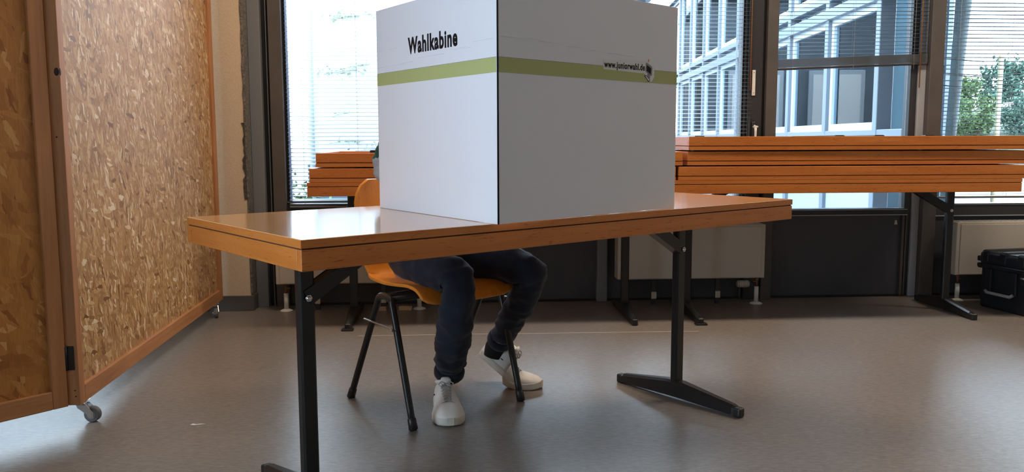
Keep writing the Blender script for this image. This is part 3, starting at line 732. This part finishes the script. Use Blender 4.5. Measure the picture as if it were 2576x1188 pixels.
# jeans
def off3(k, d): return tuple(V(k) + Vector(d))
nodes = [(*J['pel'], .125, .145), (*J['hR'], .088), (*lerp('hR', 'kR', .5), .079), (*lerp('hR', 'kR', .9), .066), (*lerp('kR', 'aR', .04), .062), (*lerp('kR', 'aR', .25), .064), (*lerp('kR', 'aR', .55), .063), (*lerp('kR', 'aR', .82), .060), (*lerp('kR', 'aR', .93), .052),
         (*J['hL'], .088), (*lerp('hL', 'kL', .5), .079), (*lerp('hL', 'kL', .9), .067), (*lerp('kL', 'aL', .04), .063), (*lerp('kL', 'aL', .25), .060), (*lerp('kL', 'aL', .55), .056), (*lerp('kL', 'aL', .82), .050), (*lerp('kL', 'aL', .93), .047), (*lerp('pel', 'wai', .5), .115, .135)]
edges = [(0, 1), (1, 2), (2, 3), (3, 4), (4, 5), (5, 6), (6, 7), (7, 8), (0, 9), (9, 10), (10, 11), (11, 12), (12, 13), (13, 14), (14, 15), (15, 16), (0, 17)]
jeans = skinned('jeans', nodes, edges, M['denim'], person, 3, 0, .010, 15.0, 3.0)
for k, kk, q, rr_ in (('kR', 'aR', .955, .052), ('kL', 'aL', .955, .048)):
    c = V(k).lerp(V(kk), q) - PO; d = (V(kk) - V(k)).normalized()
    MB().tube([c - d * .022, c - d * .014, c + d * .0, c + d * .007, c + d * .009], [rr_ * .98, rr_ * 1.06, rr_ * 1.05, rr_ * .97, rr_ * .8], 24).build('hem', M['denim'], jeans)
# jumper: grey with a green yoke
nodes = [(*lerp('pel', 'wai', .08), .134, .156), (*J['wai'], .115, .145), (*J['che'], .12, .165), (*lerp('che', 'nek', .75), .075), (*J['sR'], .068), (*lerp('sR', 'eR', .5), .058), (*J['eR'], .052), (*lerp('eR', 'wR', .5), .045), (*lerp('eR', 'wR', .93), .034),
         (*J['sL'], .068), (*lerp('sL', 'eL', .5), .058), (*J['eL'], .052), (*lerp('eL', 'wL', .5), .045), (*lerp('eL', 'wL', .93), .034)]
edges = [(0, 1), (1, 2), (2, 3), (2, 4), (4, 5), (5, 6), (6, 7), (7, 8), (2, 9), (9, 10), (10, 11), (11, 12), (12, 13)]
jum = skinned('jumper', nodes, edges, M['fleece'], person, 3, 0, .012, 14.0, 8.0)
jum.data.materials.append(M['fleece_green'])
for p in jum.data.polygons:
    c = p.center + PO
    if c.z + .35 * (-(c.x + .455)) * 1.0 > .885 + .012 * math.sin(c.y * 40): p.material_index = 1

# shoes
def shoe(origin, rz, bend, label):
    """x forward from the heel; origin = heel contact when flat; bend lifts the heel about the ball"""
    Lg = .292; ball = .205
    def T(x, y, z):
        if bend:
            # rotate smoothly about the ball line
            if x < ball:
                t = min(1, (ball - x) / .06); a = bend * (t * .5 if t < 1 else 1)
                a = bend * min(1, (ball - x) / .07 * .5 + .0) if (ball - x) < .07 else bend
                dx, dz = x - ball, z
                x = ball + dx * math.cos(a) + dz * math.sin(a); z = -dx * math.sin(a) + dz * math.cos(a)
        c, s = math.cos(rz), math.sin(rz)
        return Vector((origin[0] + x * c - y * s, origin[1] + x * s + y * c, z)) - PO
    def outline(x):   # half widths left (y+) and right (y-)
        t = x / Lg
        pts = [(0, .013), (.02, .026), (.08, .034), (.2, .037), (.38, .038), (.55, .046), (.70, .053), (.82, .051), (.92, .040), (.975, .024), (1, .008)]
        for a, b in zip(pts, pts[1:]):
            if a[0] <= t <= b[0]: return a[1] + (b[1] - a[1]) * (t - a[0]) / (b[0] - a[0])
        return .006
    def toph(x):
        t = x / Lg
        pts = [(0, .070), (.05, .082), (.15, .085), (.25, .090), (.36, .098), (.45, .090), (.58, .072), (.70, .058), (.82, .050), (.92, .043), (.98, .034), (1, .028)]
        for a, b in zip(pts, pts[1:]):
            if a[0] <= t <= b[0]: return a[1] + (b[1] - a[1]) * (t - a[0]) / (b[0] - a[0])
        return .03
    xs = [Lg * (.5 - .5 * math.cos(math.pi * i / 30)) for i in range(31)]
    s = MB(); rings = []
    for x in xs:
        w = outline(x) + .003; sp = .006 * max(0, (x / Lg - .8) / .2) ** 2; th = .026
        rings.append([s.bm.verts.new(T(x, y, z)) for y, z in ((-w * .94, sp), (w * .94, sp), (w, sp + .006), (w, sp + th - .004), (w * .97, sp + th), (-w * .97, sp + th), (-w, sp + th - .004), (-w, sp + .006))])
    for a, b in zip(rings, rings[1:]):
        for k in range(8): f = s.bm.faces.new((a[k], a[(k + 1) % 8], b[(k + 1) % 8], b[k])); f.smooth = True
    s.bm.faces.new(rings[0]); s.bm.faces.new(rings[-1])
    u = MB(); rings = []; n = 20
    for x in xs:
        w = outline(x); h = toph(x); sp = .006 * max(0, (x / Lg - .8) / .2) ** 2; z0 = sp + .020; ring = []
        for k in range(n + 1):
            a = math.pi * k / n; t = x / Lg
            ex = .75 if t > .5 else .6
            y = -math.cos(a); y = math.copysign(abs(y) ** .62, y) * w * (1 - .30 * math.sin(a) ** 2 * (1 if t < .5 else .5)); z = z0 + (h - z0) * math.sin(a) ** ex
            if t < .36 and math.sin(a) > .8: z -= 0.0
            ring.append(u.bm.verts.new(T(x, y, z)))
        rings.append(ring)
    for a, b in zip(rings, rings[1:]):
        for k in range(n): f = u.bm.faces.new((a[k], a[k + 1], b[k + 1], b[k])); f.smooth = True
    up = u.build('shoe', M['shoe'], person); tag(up, label)
    s.build('sole', M['sole'], up)
    # padded collar, tongue, toe-cap seam, laces
    c = MB(); pts = []
    for k in range(25):
        a = 2 * math.pi * k / 24; x = .058 + .048 * math.cos(a); pts.append(T(x, .027 * math.sin(a), toph(max(0, x)) + .002 + .004 * math.cos(a)))
    c.tube(pts, .0065, 8, False); c.build('collar', M['shoe'], up)
    c = MB(); c.tube([T(.105, 0, .090), T(.118, 0, .100), T(.114, 0, .110), T(.106, 0, .117)], [.012, .018, .019, .014], 12, flat=.3); c.build('tongue', M['shoe'], up)
    l = MB()
    for k in range(6):
        x = .118 + k * .0145; h = toph(x) + .0015; wd = .021 - .0008 * k
        l.tube([T(x, -wd, h - .012), T(x + .002, -wd * .6, h - .001), T(x + .006, 0, h + .0025), T(x + .012, wd * .6, h - .003), T(x + .012, wd, h - .014)], .0024, 6, flat=.6)
        l.tube([T(x, wd, h - .012), T(x + .002, wd * .6, h - .001), T(x + .006, 0, h + .004), T(x + .012, -wd * .6, h - .003), T(x + .012, -wd, h - .014)], .0024, 6, flat=.6)
    h = toph(.12) + .006
    for sg in (-1, 1):
        l.tube([T(.122, 0, h), T(.118, sg * .014, h + .008), T(.126, sg * .026, h + .001), T(.134, sg * .018, h - .006), T(.124, 0, h)], .0022, 6)
    l.build('laces', M['lace'], up)
    e = MB()
    for k in range(6):
        x = .118 + k * .0145; h = toph(x)
        for sg in (-1, 1): e.sphere(T(x, sg * (.0225 - .0008 * k), h - .0125), .0028, (1, 1, 1), 1)
    e.build('eyelet', M['ink'], up)
    t_ = MB(); pts = [T(.222 - .02 * math.cos(a_) * 1.0, .047 * math.sin(a_) * .9, toph(.222 - .02 * math.cos(a_)) - .012 * abs(math.sin(a_)) ** 2 + .001) for a_ in [(-1.15 + 2.3 * k / 14) for k in range(15)]]
    t_.tube(pts, .0013, 5); t_.build('toe_seam', M['inkgrey'], up)
    b_ = MB(); b_.tube([T(.085, -.036, .052), T(.096, -.037, .053)], .0045, 6, flat=.3); b_.build('side_mark', M['ink'], up)
    return up
shoe((-.252, 2.985), math.atan2(-.985, .165), 0, 'white lace-up sneaker standing flat')
shoe((-.162, 3.235), math.atan2(-.36, 1.0), R(36), 'white lace-up sneaker with its heel raised')
MB().tube([V('aR') - PO + Vector((0, 0, .05)), V('aR') - PO + Vector((.002, -.005, -.01))], [.040, .040], 20).build('sock', M['lace'], person)
MB().tube([V('aL') - PO + Vector((.02, -.01, .05)), V('aL') - PO + Vector((-.012, .004, -.02)), V('aL') - PO + Vector((-.02, .006, -.05))], [.038, .040, .036], 20).build('sock', M['sock'], person)

# ------------------------------------------------------------------ strand board partitions
PZ0, PZ1, PT = .075, 2.30, .04
def partition(loc, rz, ln, label, flip, sw=.055, casters=True):
    """x along the board, room face at y = 0, back at y = PT"""
    t = thing('partition_screen', (*loc, 0), rz, label, 'partition', None)
    MB().box((sw if flip else .042) - .006, ln - sw + .006, .013, .031, PZ0 + .05, PZ1 - .05).build('strand_board', M['osb_shaded' if flip else 'osb'], t)
    for x0, x1 in ((0, sw if flip else .042), (ln - sw, ln)): MB().box(x0, x1, 0, PT, PZ0, PZ1, .0025, 2).build('stile', M['pine'], t)
    MB().box(sw if flip else .042, ln - sw, 0, PT, PZ0, PZ0 + .06, .003, 2).build('bottom_rail', M['pine_x'], t)
    MB().box(sw if flip else .042, ln - sw, 0, PT, PZ1 - .06, PZ1, .003, 2).build('top_rail', M['pine_x'], t)
    return t
def caster(parent, x, y, ang, off=.036):
    m = Matrix.Translation((x, y, 0)) @ Matrix.Rotation(ang, 4, 'Z')
    def q(*p): return m @ Vector(p)
    c = MB(); c.box(-.02, .02, -.02, .02, PZ0 - .003, PZ0, .001, 1, m)
    c.tube([q(0, 0, PZ0 - .003), q(0, 0, PZ0 - .012)], [.017, .015], 16)
    for s in (-1, 1):
        pts = [(-.014, .064), (.020, .064), (off + .010, .034), (off + .008, .020), (off - .006, .018), (off - .016, .030), (-.008, .050)]
        v0 = [c.bm.verts.new(q(a, s * .0125, b)) for a, b in pts]; v1 = [c.bm.verts.new(q(a, s * .0145, b)) for a, b in pts]
        c.bm.faces.new(v0); c.bm.faces.new(v1); n_ = len(pts)
        for i in range(n_): c.bm.faces.new((v0[i], v0[(i + 1) % n_], v1[(i + 1) % n_], v1[i]))
    c.box(-.014, .020, -.0145, .0145, .060, .064, 0, 1, m)
    c.cyl(q(off, -.018, .0265), q(off, .018, .0265), .005, 8)
    ca = c.build('caster', M['chrome'], parent)
    w = MB(); w.tube([q(off, -.0105, .0265), q(off, -.009, .0265), q(off, .009, .0265), q(off, .0105, .0265)], [.0235, .0262, .0262, .0235], 28)
    w.build('wheel', M['tyre'], ca)
    h = MB(); h.cyl(q(off, -.0118, .0265), q(off, .0118, .0265), .0145, 20); h.build('wheel_hub', M['steel'], ca)
# right screen: room face on the line P to Q; local x from Q's far end towards P so that +y is the hidden side
P = Vector((-1.426, 2.712)); Q = Vector((-1.588, 4.580))
d = P - Q; ang = math.atan2(d.y, d.x) + math.pi     # x runs from P to Q, back side at +y?
rz = math.atan2((Q - P).y, (Q - P).x)               # +y of this frame points to -x world: the hidden side
rp = partition(P, rz, (Q - P).length, 'light strand board partition on casters, running back to the pillar', False)
caster(rp, .062, .022, R(-97)); caster(rp, (Q - P).length - .10, .02, R(200))
for c_, s_ in (((-.0003, .010, 1.16), (.0012, .008, .013)), ((.003, -.0003, 1.16), (.006, .0012, .012)), ((-.0003, .022, .955), (.001, .003, .003))): MB().sphere(c_, 1, s_).build('knot', M['knot'], rp)
sc_ = MB(); sc_.sphere((-.0002, .013, .105), 1, (.001, .003, .0028)); sc_.sphere((-.0002, .015, .125), 1, (.001, .0035, .002)); sc_.build('screw', M['knot'], rp)
hg = MB(); hg.box(-.0035, .0, .0105, .033, .195, .275, .001, 1); hg.cyl((-.006, .034, .195), (-.006, .034, .275), .0045, 10); hg.build('hinge', M['black_pl'], rp)
D = Vector((-.62, -.785)).normalized(); P3 = Vector((-1.459, 2.70)) ; ln3 = 1.85
Q3 = P3 + D * ln3; rz3 = math.atan2((P3 - Q3).y, (P3 - Q3).x)   # x from the near end Q3 to P3; +y is the hidden side
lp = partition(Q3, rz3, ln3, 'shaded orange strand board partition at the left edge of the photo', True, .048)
caster(lp, ln3 - .35, .03, R(60)); caster(lp, .2, .03, R(20))

# ------------------------------------------------------------------ equipment case
M['case'] = grainy('black_ribbed_plastic', (.010, .013, .018), (.014, .017, .024), nscale=200, rough=.38, bmp=.05)
cs = thing('equipment_case', (2.715, 4.36, 0), 0, 'black hard-shell equipment case with grey handle at the right edge', 'case')
cdir = math.atan2(.36, -.115)                        # left face runs back along this direction
cs.rotation_euler.z = R(14)             # local y runs back along the left face, x to the right
CW, CD, CH = .52, .365, .325
MB().box(0.008, CW - .008, .008, CD - .008, 0, .235, .018, 3).build('body', M['case'], cs)
MB().box(0, CW, 0, CD, .238, CH - .008, .022, 4).build('lid', M['case'], cs)
MB().box(-.006, CW + .006, -.006, CD + .006, .226, .248, .005, 2).build('rim', M['case'], cs)
rb_ = MB()
for k in range(3): y = .05 + k * .12; rb_.box(-.002, CW + .002, y, y + .055, .25, CH, .012, 2)
rb_.build('lid_ribs', M['case'], cs)
MB().box(-.012, .01, .09, .125, .10, .225, .004, 2).build('handle_mount', M['case'], cs); MB().box(-.012, .01, .26, .295, .10, .225, .004, 2).build('handle_mount', M['case'], cs)
h = MB(); h.tube([(-.018, .10, .105), (-.022, .115, .094), (-.022, .27, .094), (-.018, .285, .105)], .011, 12, flat=.8); h.build('handle', mat('grey_handle', (.26, .27, .27), .5), cs)
h = MB(); h.box(-.018, .004, .012, .055, .17, .235, .004, 2); h.box(.05, .11, -.02, .002, .17, .24, .004, 2); h.box(.36, .42, -.02, .002, .17, .24, .004, 2); h.build('latch', M['black_pl'], cs)
h = MB(); h.cyl((-.02, .02, .205), (-.02, .05, .205), .006, 10); h.build('latch_pin', M['steel'], cs)
h = MB(); h.box(.02, .10, CD, CD + .03, .215, .235, .006, 2); h.box(.01, .08, CD - .002, CD + .024, .255, .285, .006, 2); h.build('hinge_lug', M['case'], cs)

# ------------------------------------------------------------------ small floor things
pp = MB(); pp.prism([(-.022, -.006), (-.008, -.009), (.012, -.002), (.026, .004), (.008, .006), (-.004, .0), (-.018, .008)], .0002, .0012, 'z')
o = pp.build('paper_scrap', M['paper'], None, (-1.052, 2.735, 0)); tag(o, 'tiny white paper scrap on the floor in front of the partition', 'paper')
M['bl'] = wood('pale_wood_block', (.50, .34, .18), (.60, .42, .25), 0, .6)
for (bx, by, ra, lb_) in ((-.735, 4.62, 5, 'small pale wooden block on the floor, left of its twin behind the chair'), (-.595, 4.64, -8, 'small pale wooden block on the floor, right of its twin behind the chair')):
    o = MB().box(-.035, .035, -.015, .015, 0, .022, .002, 1).build('wooden_block', M['bl'], None, (bx, by, 0), R(ra)); tag(o, lb_, 'block', 'wooden blocks on the floor')

# ceiling lamps (above the picture)
for (lx, ly), wh in zip(LAMPS, ('above the voting booth', 'above the right table stack', 'at the far right of the room')):
    o = MB().box(-.62, .62, -.15, .15, 0, .012).box(-.64, -.62, -.16, .16, -.02, .012).box(.62, .64, -.16, .16, -.02, .012).box(-.62, .62, -.16, -.15, -.02, .012).box(-.62, .62, .15, .16, -.02, .012).build('ceiling_lamp', M['whiteplastic'], None, (lx, ly, CEIL - .012))
    tag(o, 'white ceiling lamp housing ' + wh, 'lamp', 'ceiling lamps')

# ------------------------------------------------------------------ outdoors
M['paving'] = grainy('pale_paving', (.09, .095, .10), (.12, .125, .13), nscale=3, rough=.9)
gr = MB().box(-60, 110, 5.4, 140, -.4, -.25); o = gr.build('paved_yard', M['paving']); tag(o, kind='structure')
M['steelblue'] = mat('steel_blue_frame', (.14, .17, .21), .4)
M['sash'] = mat('white_sash', (.42, .47, .52), .4)
M['frost'] = mat('pale_blue_panel', (.30, .37, .43), .35)
M['concrete'] = grainy('pale_green_concrete', (.14, .17, .18), (.18, .21, .22), nscale=6, rough=.8)
M['screen'] = mat('pale_teal_screen', (.16, .23, .26), .4)
M['inner'] = mat('dark_blue_interior', (.05, .075, .10), .6)
# glass wing: local x runs away from the window wall, local y towards its inside
wa = math.atan2(1, .034)
wing = thing('glass_wing', (2.40, 5.15, 0), wa, 'steel and glass building wing seen through the windows right of the booth', 'building')
WL = 12.5
def wf_(yf, seed, skip=0):
    s = -1
    for k in range(skip, 13):
        x = .42 + k * 1.0
        MB().box(x - .035, x + .035, -yf - .05, -yf + .05, -.25, 3.3, .004, 1).build('mullion', M['steelblue'], wing)
    for z0, z1, dp in ((.94, 1.0, .045), (1.83, 1.91, .06), (1.97, 2.03, .045), (3.16, 3.3, .07)):
        x0 = .0 if skip == 0 else skip + .42
        MB().box(x0, 12.42, -yf - dp, -yf + dp, z0, z1, .003, 1).build('transom', M['steelblue'], wing)
    for k in range(skip, 12):
        x0, x1 = .42 + k + .035, .42 + k + 1 - .035
        if k == skip and skip == 0: pass
        for z0, z1 in ((1.0, 1.83), (2.03, 3.16)):
            fr = MB()
            fr.box(x0, x1, -yf - .025, -yf + .02, z0, z0 + .05); fr.box(x0, x1, -yf - .025, -yf + .02, z1 - .05, z1)
            fr.box(x0, x0 + .05, -yf - .025, -yf + .02, z0 + .05, z1 - .05); fr.box(x1 - .05, x1, -yf - .025, -yf + .02, z0 + .05, z1 - .05)
            fo = fr.build('sash', M['sash'], wing)
            MB().box(x0 + .05, x1 - .05, -yf - .004, -yf, z0 + .05, z1 - .05).build('pane', M['blueglass'], fo)
        MB().box(x0, x1, -yf - .02, -yf + .02, -.25, .94).build('lower_panel', M['frost'], wing)
wf_(0, 1)
# the far side of the wing and what stands inside
OPP = 3.0
for x in (6.0, 8.2, 10.4, 12.4): MB().box(x - .03, x + .03, -OPP - .03, -OPP + .03, 0, 3.16).build('mullion', M['steelblue'], wing)
for z0, z1 in ((.92, 1.0), (1.78, 1.88), (3.06, 3.16)): MB().box(6.0, 12.4, -OPP - .03, -OPP + .03, z0, z1).build('transom', M['steelblue'], wing)
for x0, x1 in ((6.03, 8.17), (8.23, 10.37), (10.43, 12.37)):
    MB().box(x0, x1, -OPP - .02, -OPP + .02, 0, .92).build('lower_panel', M['inner'], wing)
    MB().box(x0, x0 + .7, -OPP - .02, -OPP + .02, 1.0, 1.78).build('solid_panel', M['screen'], wing)
MB().box(0, 12.42, -OPP - .1, -.05, -.25, 0).build('floor_slab', M['concrete'], wing)
MB().box(1.6, 2.6, -.92, -.9, -.25, 3.0).build('interior_screen', M['screen'], wing)
for x in (2.53, 3.6, 6.0, 9.5):
    MB().box(x - .06, x + .06, -.58, -.46, -.25, 3.16, .01, 1).build('column', M['concrete'], wing)
MB().box(.1, 12.42, -OPP - .1, .05, 3.3, 3.5).build('roof', M['steelblue'], wing)
MB().box(3.3, 12.42, -OPP - .0, -.05, 3.05, 3.16).build('inner_ceiling', M['sash'], wing)
MB().box(12.42, 12.5, -OPP - .1, .05, -.25, 3.3).build('end_wall', M['frost'], wing)

# white building behind the left window, with creeper stains
M['wwall'] = grainy('white_render', (.40, .43, .44), (.46, .48, .48), nscale=2, rough=.9)
wb = thing('white_building', (-2.16, 9.0, 0), R(2), 'bright white rendered building wall behind the left window blind', 'building')
MB().box(0, 2.1, 0, 3, .70, 4.6).build('wall', M['wwall'], wb)
MB().box(0.0, 2.1, -.02, 3, -.25, .70).build('plinth', M['inner'], wb)
MB().tube([(.06, -.05, -.2), (.06, -.05, 4.6)], .028, 10).build('downpipe', M['frost'], wb)
M['creeper'] = grainy('dry_creeper', (.16, .20, .15), (.30, .34, .26), nscale=40, rough=.9)
def leaves(mb, c, ext, n, size, rnd, flat=False):
    for _ in range(n):
        p = Vector((c[0] + rnd.gauss(0, ext[0]), c[1] + rnd.gauss(0, ext[1]), c[2] + rnd.gauss(0, ext[2])))
        a = Vector((rnd.uniform(-1, 1), rnd.uniform(-1, 1) * (.2 if flat else 1), rnd.uniform(-1, 1))).normalized(); b = a.cross(Vector((rnd.uniform(-1, 1), rnd.uniform(-1, 1), rnd.uniform(-1, 1)))).normalized()
        s = size * rnd.uniform(.5, 1.3); mb.quad([p - a * s, p - b * s * .5, p + a * s, p + b * s * .5])
rnd = random.Random(21)
for (x, z, ex, ez, n) in ((.40, 2.22, .10, .03, 60), (.62, 2.24, .12, .02, 16), (.36, 1.66, .12, .03, 60), (.55, 1.72, .08, .02, 16), (.36, 1.22, .05, .02, 12), (.40, .93, .12, .02, 30), (.85, .86, .25, .03, 50), (1.3, .84, .3, .03, 60)):
    mb = MB(); leaves(mb, (x, -.02, z), (ex, .008, ez), n, .022, rnd, True); mb.tube([(x - ex * 1.4, -.012, z - ez), (x, -.015, z), (x + ex * 1.6, -.012, z + ez * .5)], .004, 5)
    tag(mb.build('creeper', M['creeper'], wb), kind='stuff')
hd_ = [('leafy green shrub', (.012, .035, .012), (.05, .10, .03)), ('blue green shrub', (.015, .05, .04), (.06, .13, .09)), ('light green shrub', (.03, .06, .018), (.09, .15, .05))]
LM = [grainy(n_.replace(' ', '_') + '_leaf', a_, b_, nscale=3, rough=.8) for n_, a_, b_ in hd_]
M['bark'] = mat('bark', (.08, .06, .045), .9)
def shrub(loc, w, dpt, h, k, label, cat='shrub', name='shrub', n=900, size=.06, trunk=False, group='greenery outside the windows'):
    t = thing(name, loc, 0, label, cat, group); rnd = random.Random(int(loc[0] * 100 + loc[1] * 7))
    mb = MB()
    for c in range(14):
        cx, cy, cz = rnd.uniform(-w, w) * .5, rnd.uniform(-dpt, dpt) * .5, h * (rnd.uniform(.2, .9) if trunk else rnd.uniform(.1, .85))
        leaves(mb, (cx, cy, cz), (w * .10, dpt * .12, h * .10), n // 14, size, rnd)
    tag(mb.build('foliage', LM[k], t), kind='stuff')
    s = MB(); s.tube([(0, 0, 0), (.02, .0, h * .35), (-.02, .02, h * .75)], [w * .03 + .02, w * .025 + .015, .01], 8)
    for q in range(5): a = q * 1.3; s.tube([(0, 0, h * .3), (w * .25 * math.cos(a), dpt * .25 * math.sin(a), h * .7)], [.02, .008], 6)
    s.build('stem', M['bark'], t); return t
shrub((-2.05, 8.1, -.25), .8, .6, .85, 0, 'low dark shrub at the foot of the white building, left window', n=700, size=.04)
shrub((-.75, 8.2, -.25), 1.0, .6, .8, 2, 'low green shrub right of the darker one at the white building', n=700, size=.04)
# raised car park seen through the right-hand window
M['bank'] = grainy('grassy_bank', (.012, .022, .010), (.028, .042, .018), nscale=8, rough=.95)
bk = MB(); bk.prism([(32, -.25), (46, 1.9), (58, 2.8), (140, 3.0), (140, -.3)], 12, 110, 'x'); o = bk.build('grassy_bank', M['bank']); tag(o, kind='structure')
for i, (x, y, w, h, k, lb_) in enumerate(((20.0, 40.0, 1.6, 1.9, 0, 'dark bush on the bank next to the leaning strut'), (22.2, 40.5, 1.6, 2.0, 2, 'light green bush on the bank below the parked cars'), (24.4, 41.0, 1.6, 2.1, 1, 'bluish bush on the bank, right of the light green one'), (26.8, 42.0, 1.6, 2.2, 0, 'dark bush on the bank at the far right'))):
    shrub((x, y, .95), w, 1.4, h, k, lb_, n=3200, size=.085)
for i, (x, y, w, h, k, lb_) in enumerate(((45.8, 88.0, 3.6, 4.4, 2, 'light green tree beyond the parked cars'), (51.0, 88.5, 3.8, 5.8, 1, 'tall bluish tree beyond the parked cars'), (56.6, 89.0, 3.8, 5.0, 0, 'dark tree beyond the parked cars at the far right'))):
    shrub((x, y, 2.8), w, 2.4, h, k, lb_, 'tree', 'tree', 3600, .26, True)
def car(loc, rz, paint, label):
    t = thing('car', loc, rz, label, 'car'); p = mat('car_paint', paint, .25, .0, coat=.6)
    prof_ = [(-2.1, .32), (-2.12, .75), (-2.0, .92), (-1.55, .98), (-1.05, 1.38), (-.6, 1.45), (.35, 1.43), (1.0, 1.02), (1.75, .88), (2.05, .70), (2.1, .32)]
    b = MB(); b.prism(prof_, -.80, .80, 'y')
    bmesh.ops.bevel(b.bm, geom=[e for e in b.bm.edges], offset=.05, segments=2, affect='EDGES', profile=.5)
    b.build('bodywork', p, t)
    g = MB()
    for s in (-1, 1): g.prism([(-1.35, 1.0), (-1.0, 1.32), (-.58, 1.385), (.30, 1.37), (.82, 1.0)], min(s * .79, s * .806), max(s * .79, s * .806), 'y')
    g.build('side_window', M['inner'], t)
    for x in (-1.35, 1.35):
        for s in (-1, 1):
            w = MB(); w.cyl((x, s * .66, .31), (x, s * .83, .31), .31, 24); wo = w.build('wheel', M['black_pl'], t)
            MB().cyl((x, s * .83, .31), (x, s * .84, .31), .19, 16).build('wheel_hub', M['steel'], wo)
    return t
car((42.9, 77.0, 2.82), R(50), (.75, .77, .80), 'white car on the raised car park, nearer the left')
car((47.4, 80.0, 2.83), R(20), (.60, .66, .72), 'pale blue-grey car on the raised car park, right of the white one')
car((4.55, 12.9, 0), R(91), (.012, .014, .018), 'dark car added inside the glass wing in place of a car mirrored in its panes')  # solid car stands in for a reflection in the wing's panes
# pole and leaning strut outside the right-hand window
t = MB(); t.tube([(0, 0, 0), (0, 0, 2.2)], .03, 8); o = t.build('post', mat('pale_yellow_post', (.55, .46, .28), .6), None, (5.98, 10.5, -.25)); tag(o, 'thin pale yellow post outside the right-hand window', 'post')
t = MB(); t.tube([(0, 0, 0), (.07, 0, 1.65), (.14, 0, 3.3)], [.03, .05, .085], 12); o = t.build('leaning_strut', M['concrete'], None, (3.865, 7.6, -.25)); tag(o, 'leaning grey concrete strut outside the right-hand window', 'strut')

# unseen building added so the wing's glass mirrors grey instead of sky
M['court'] = grainy('grey_blue_cladding', (.10, .13, .16), (.13, .16, .19), nscale=4, rough=.6)
cb = thing('added_mirrored_building', (-2.0, 14.2, -.25), 0, 'low grey-blue building added unseen behind the voting booth, for the wing glass to mirror', 'building')
MB().box(0, 4.2, 0, 3, 0, 3.45).build('wall', M['court'], cb)
MB().box(-.1, 4.3, -.15, 3.1, 3.45, 3.6, .01, 1).build('roof', M['sash'], cb)
for i in range(3):
    for k in range(1):
        f = MB().box(.35 + i * 1.3, 1.25 + i * 1.3, -.04, .0, .9 + k * 2.4, 2.3 + k * 2.4, .01, 1).build('window', M['sash'], cb)
        MB().box(.42 + i * 1.3, 1.18 + i * 1.3, -.05, -.04, .97 + k * 2.4, 2.23 + k * 2.4).build('pane', M['cardprint'], f)  # white panes added for bright rectangles in the wing's reflection
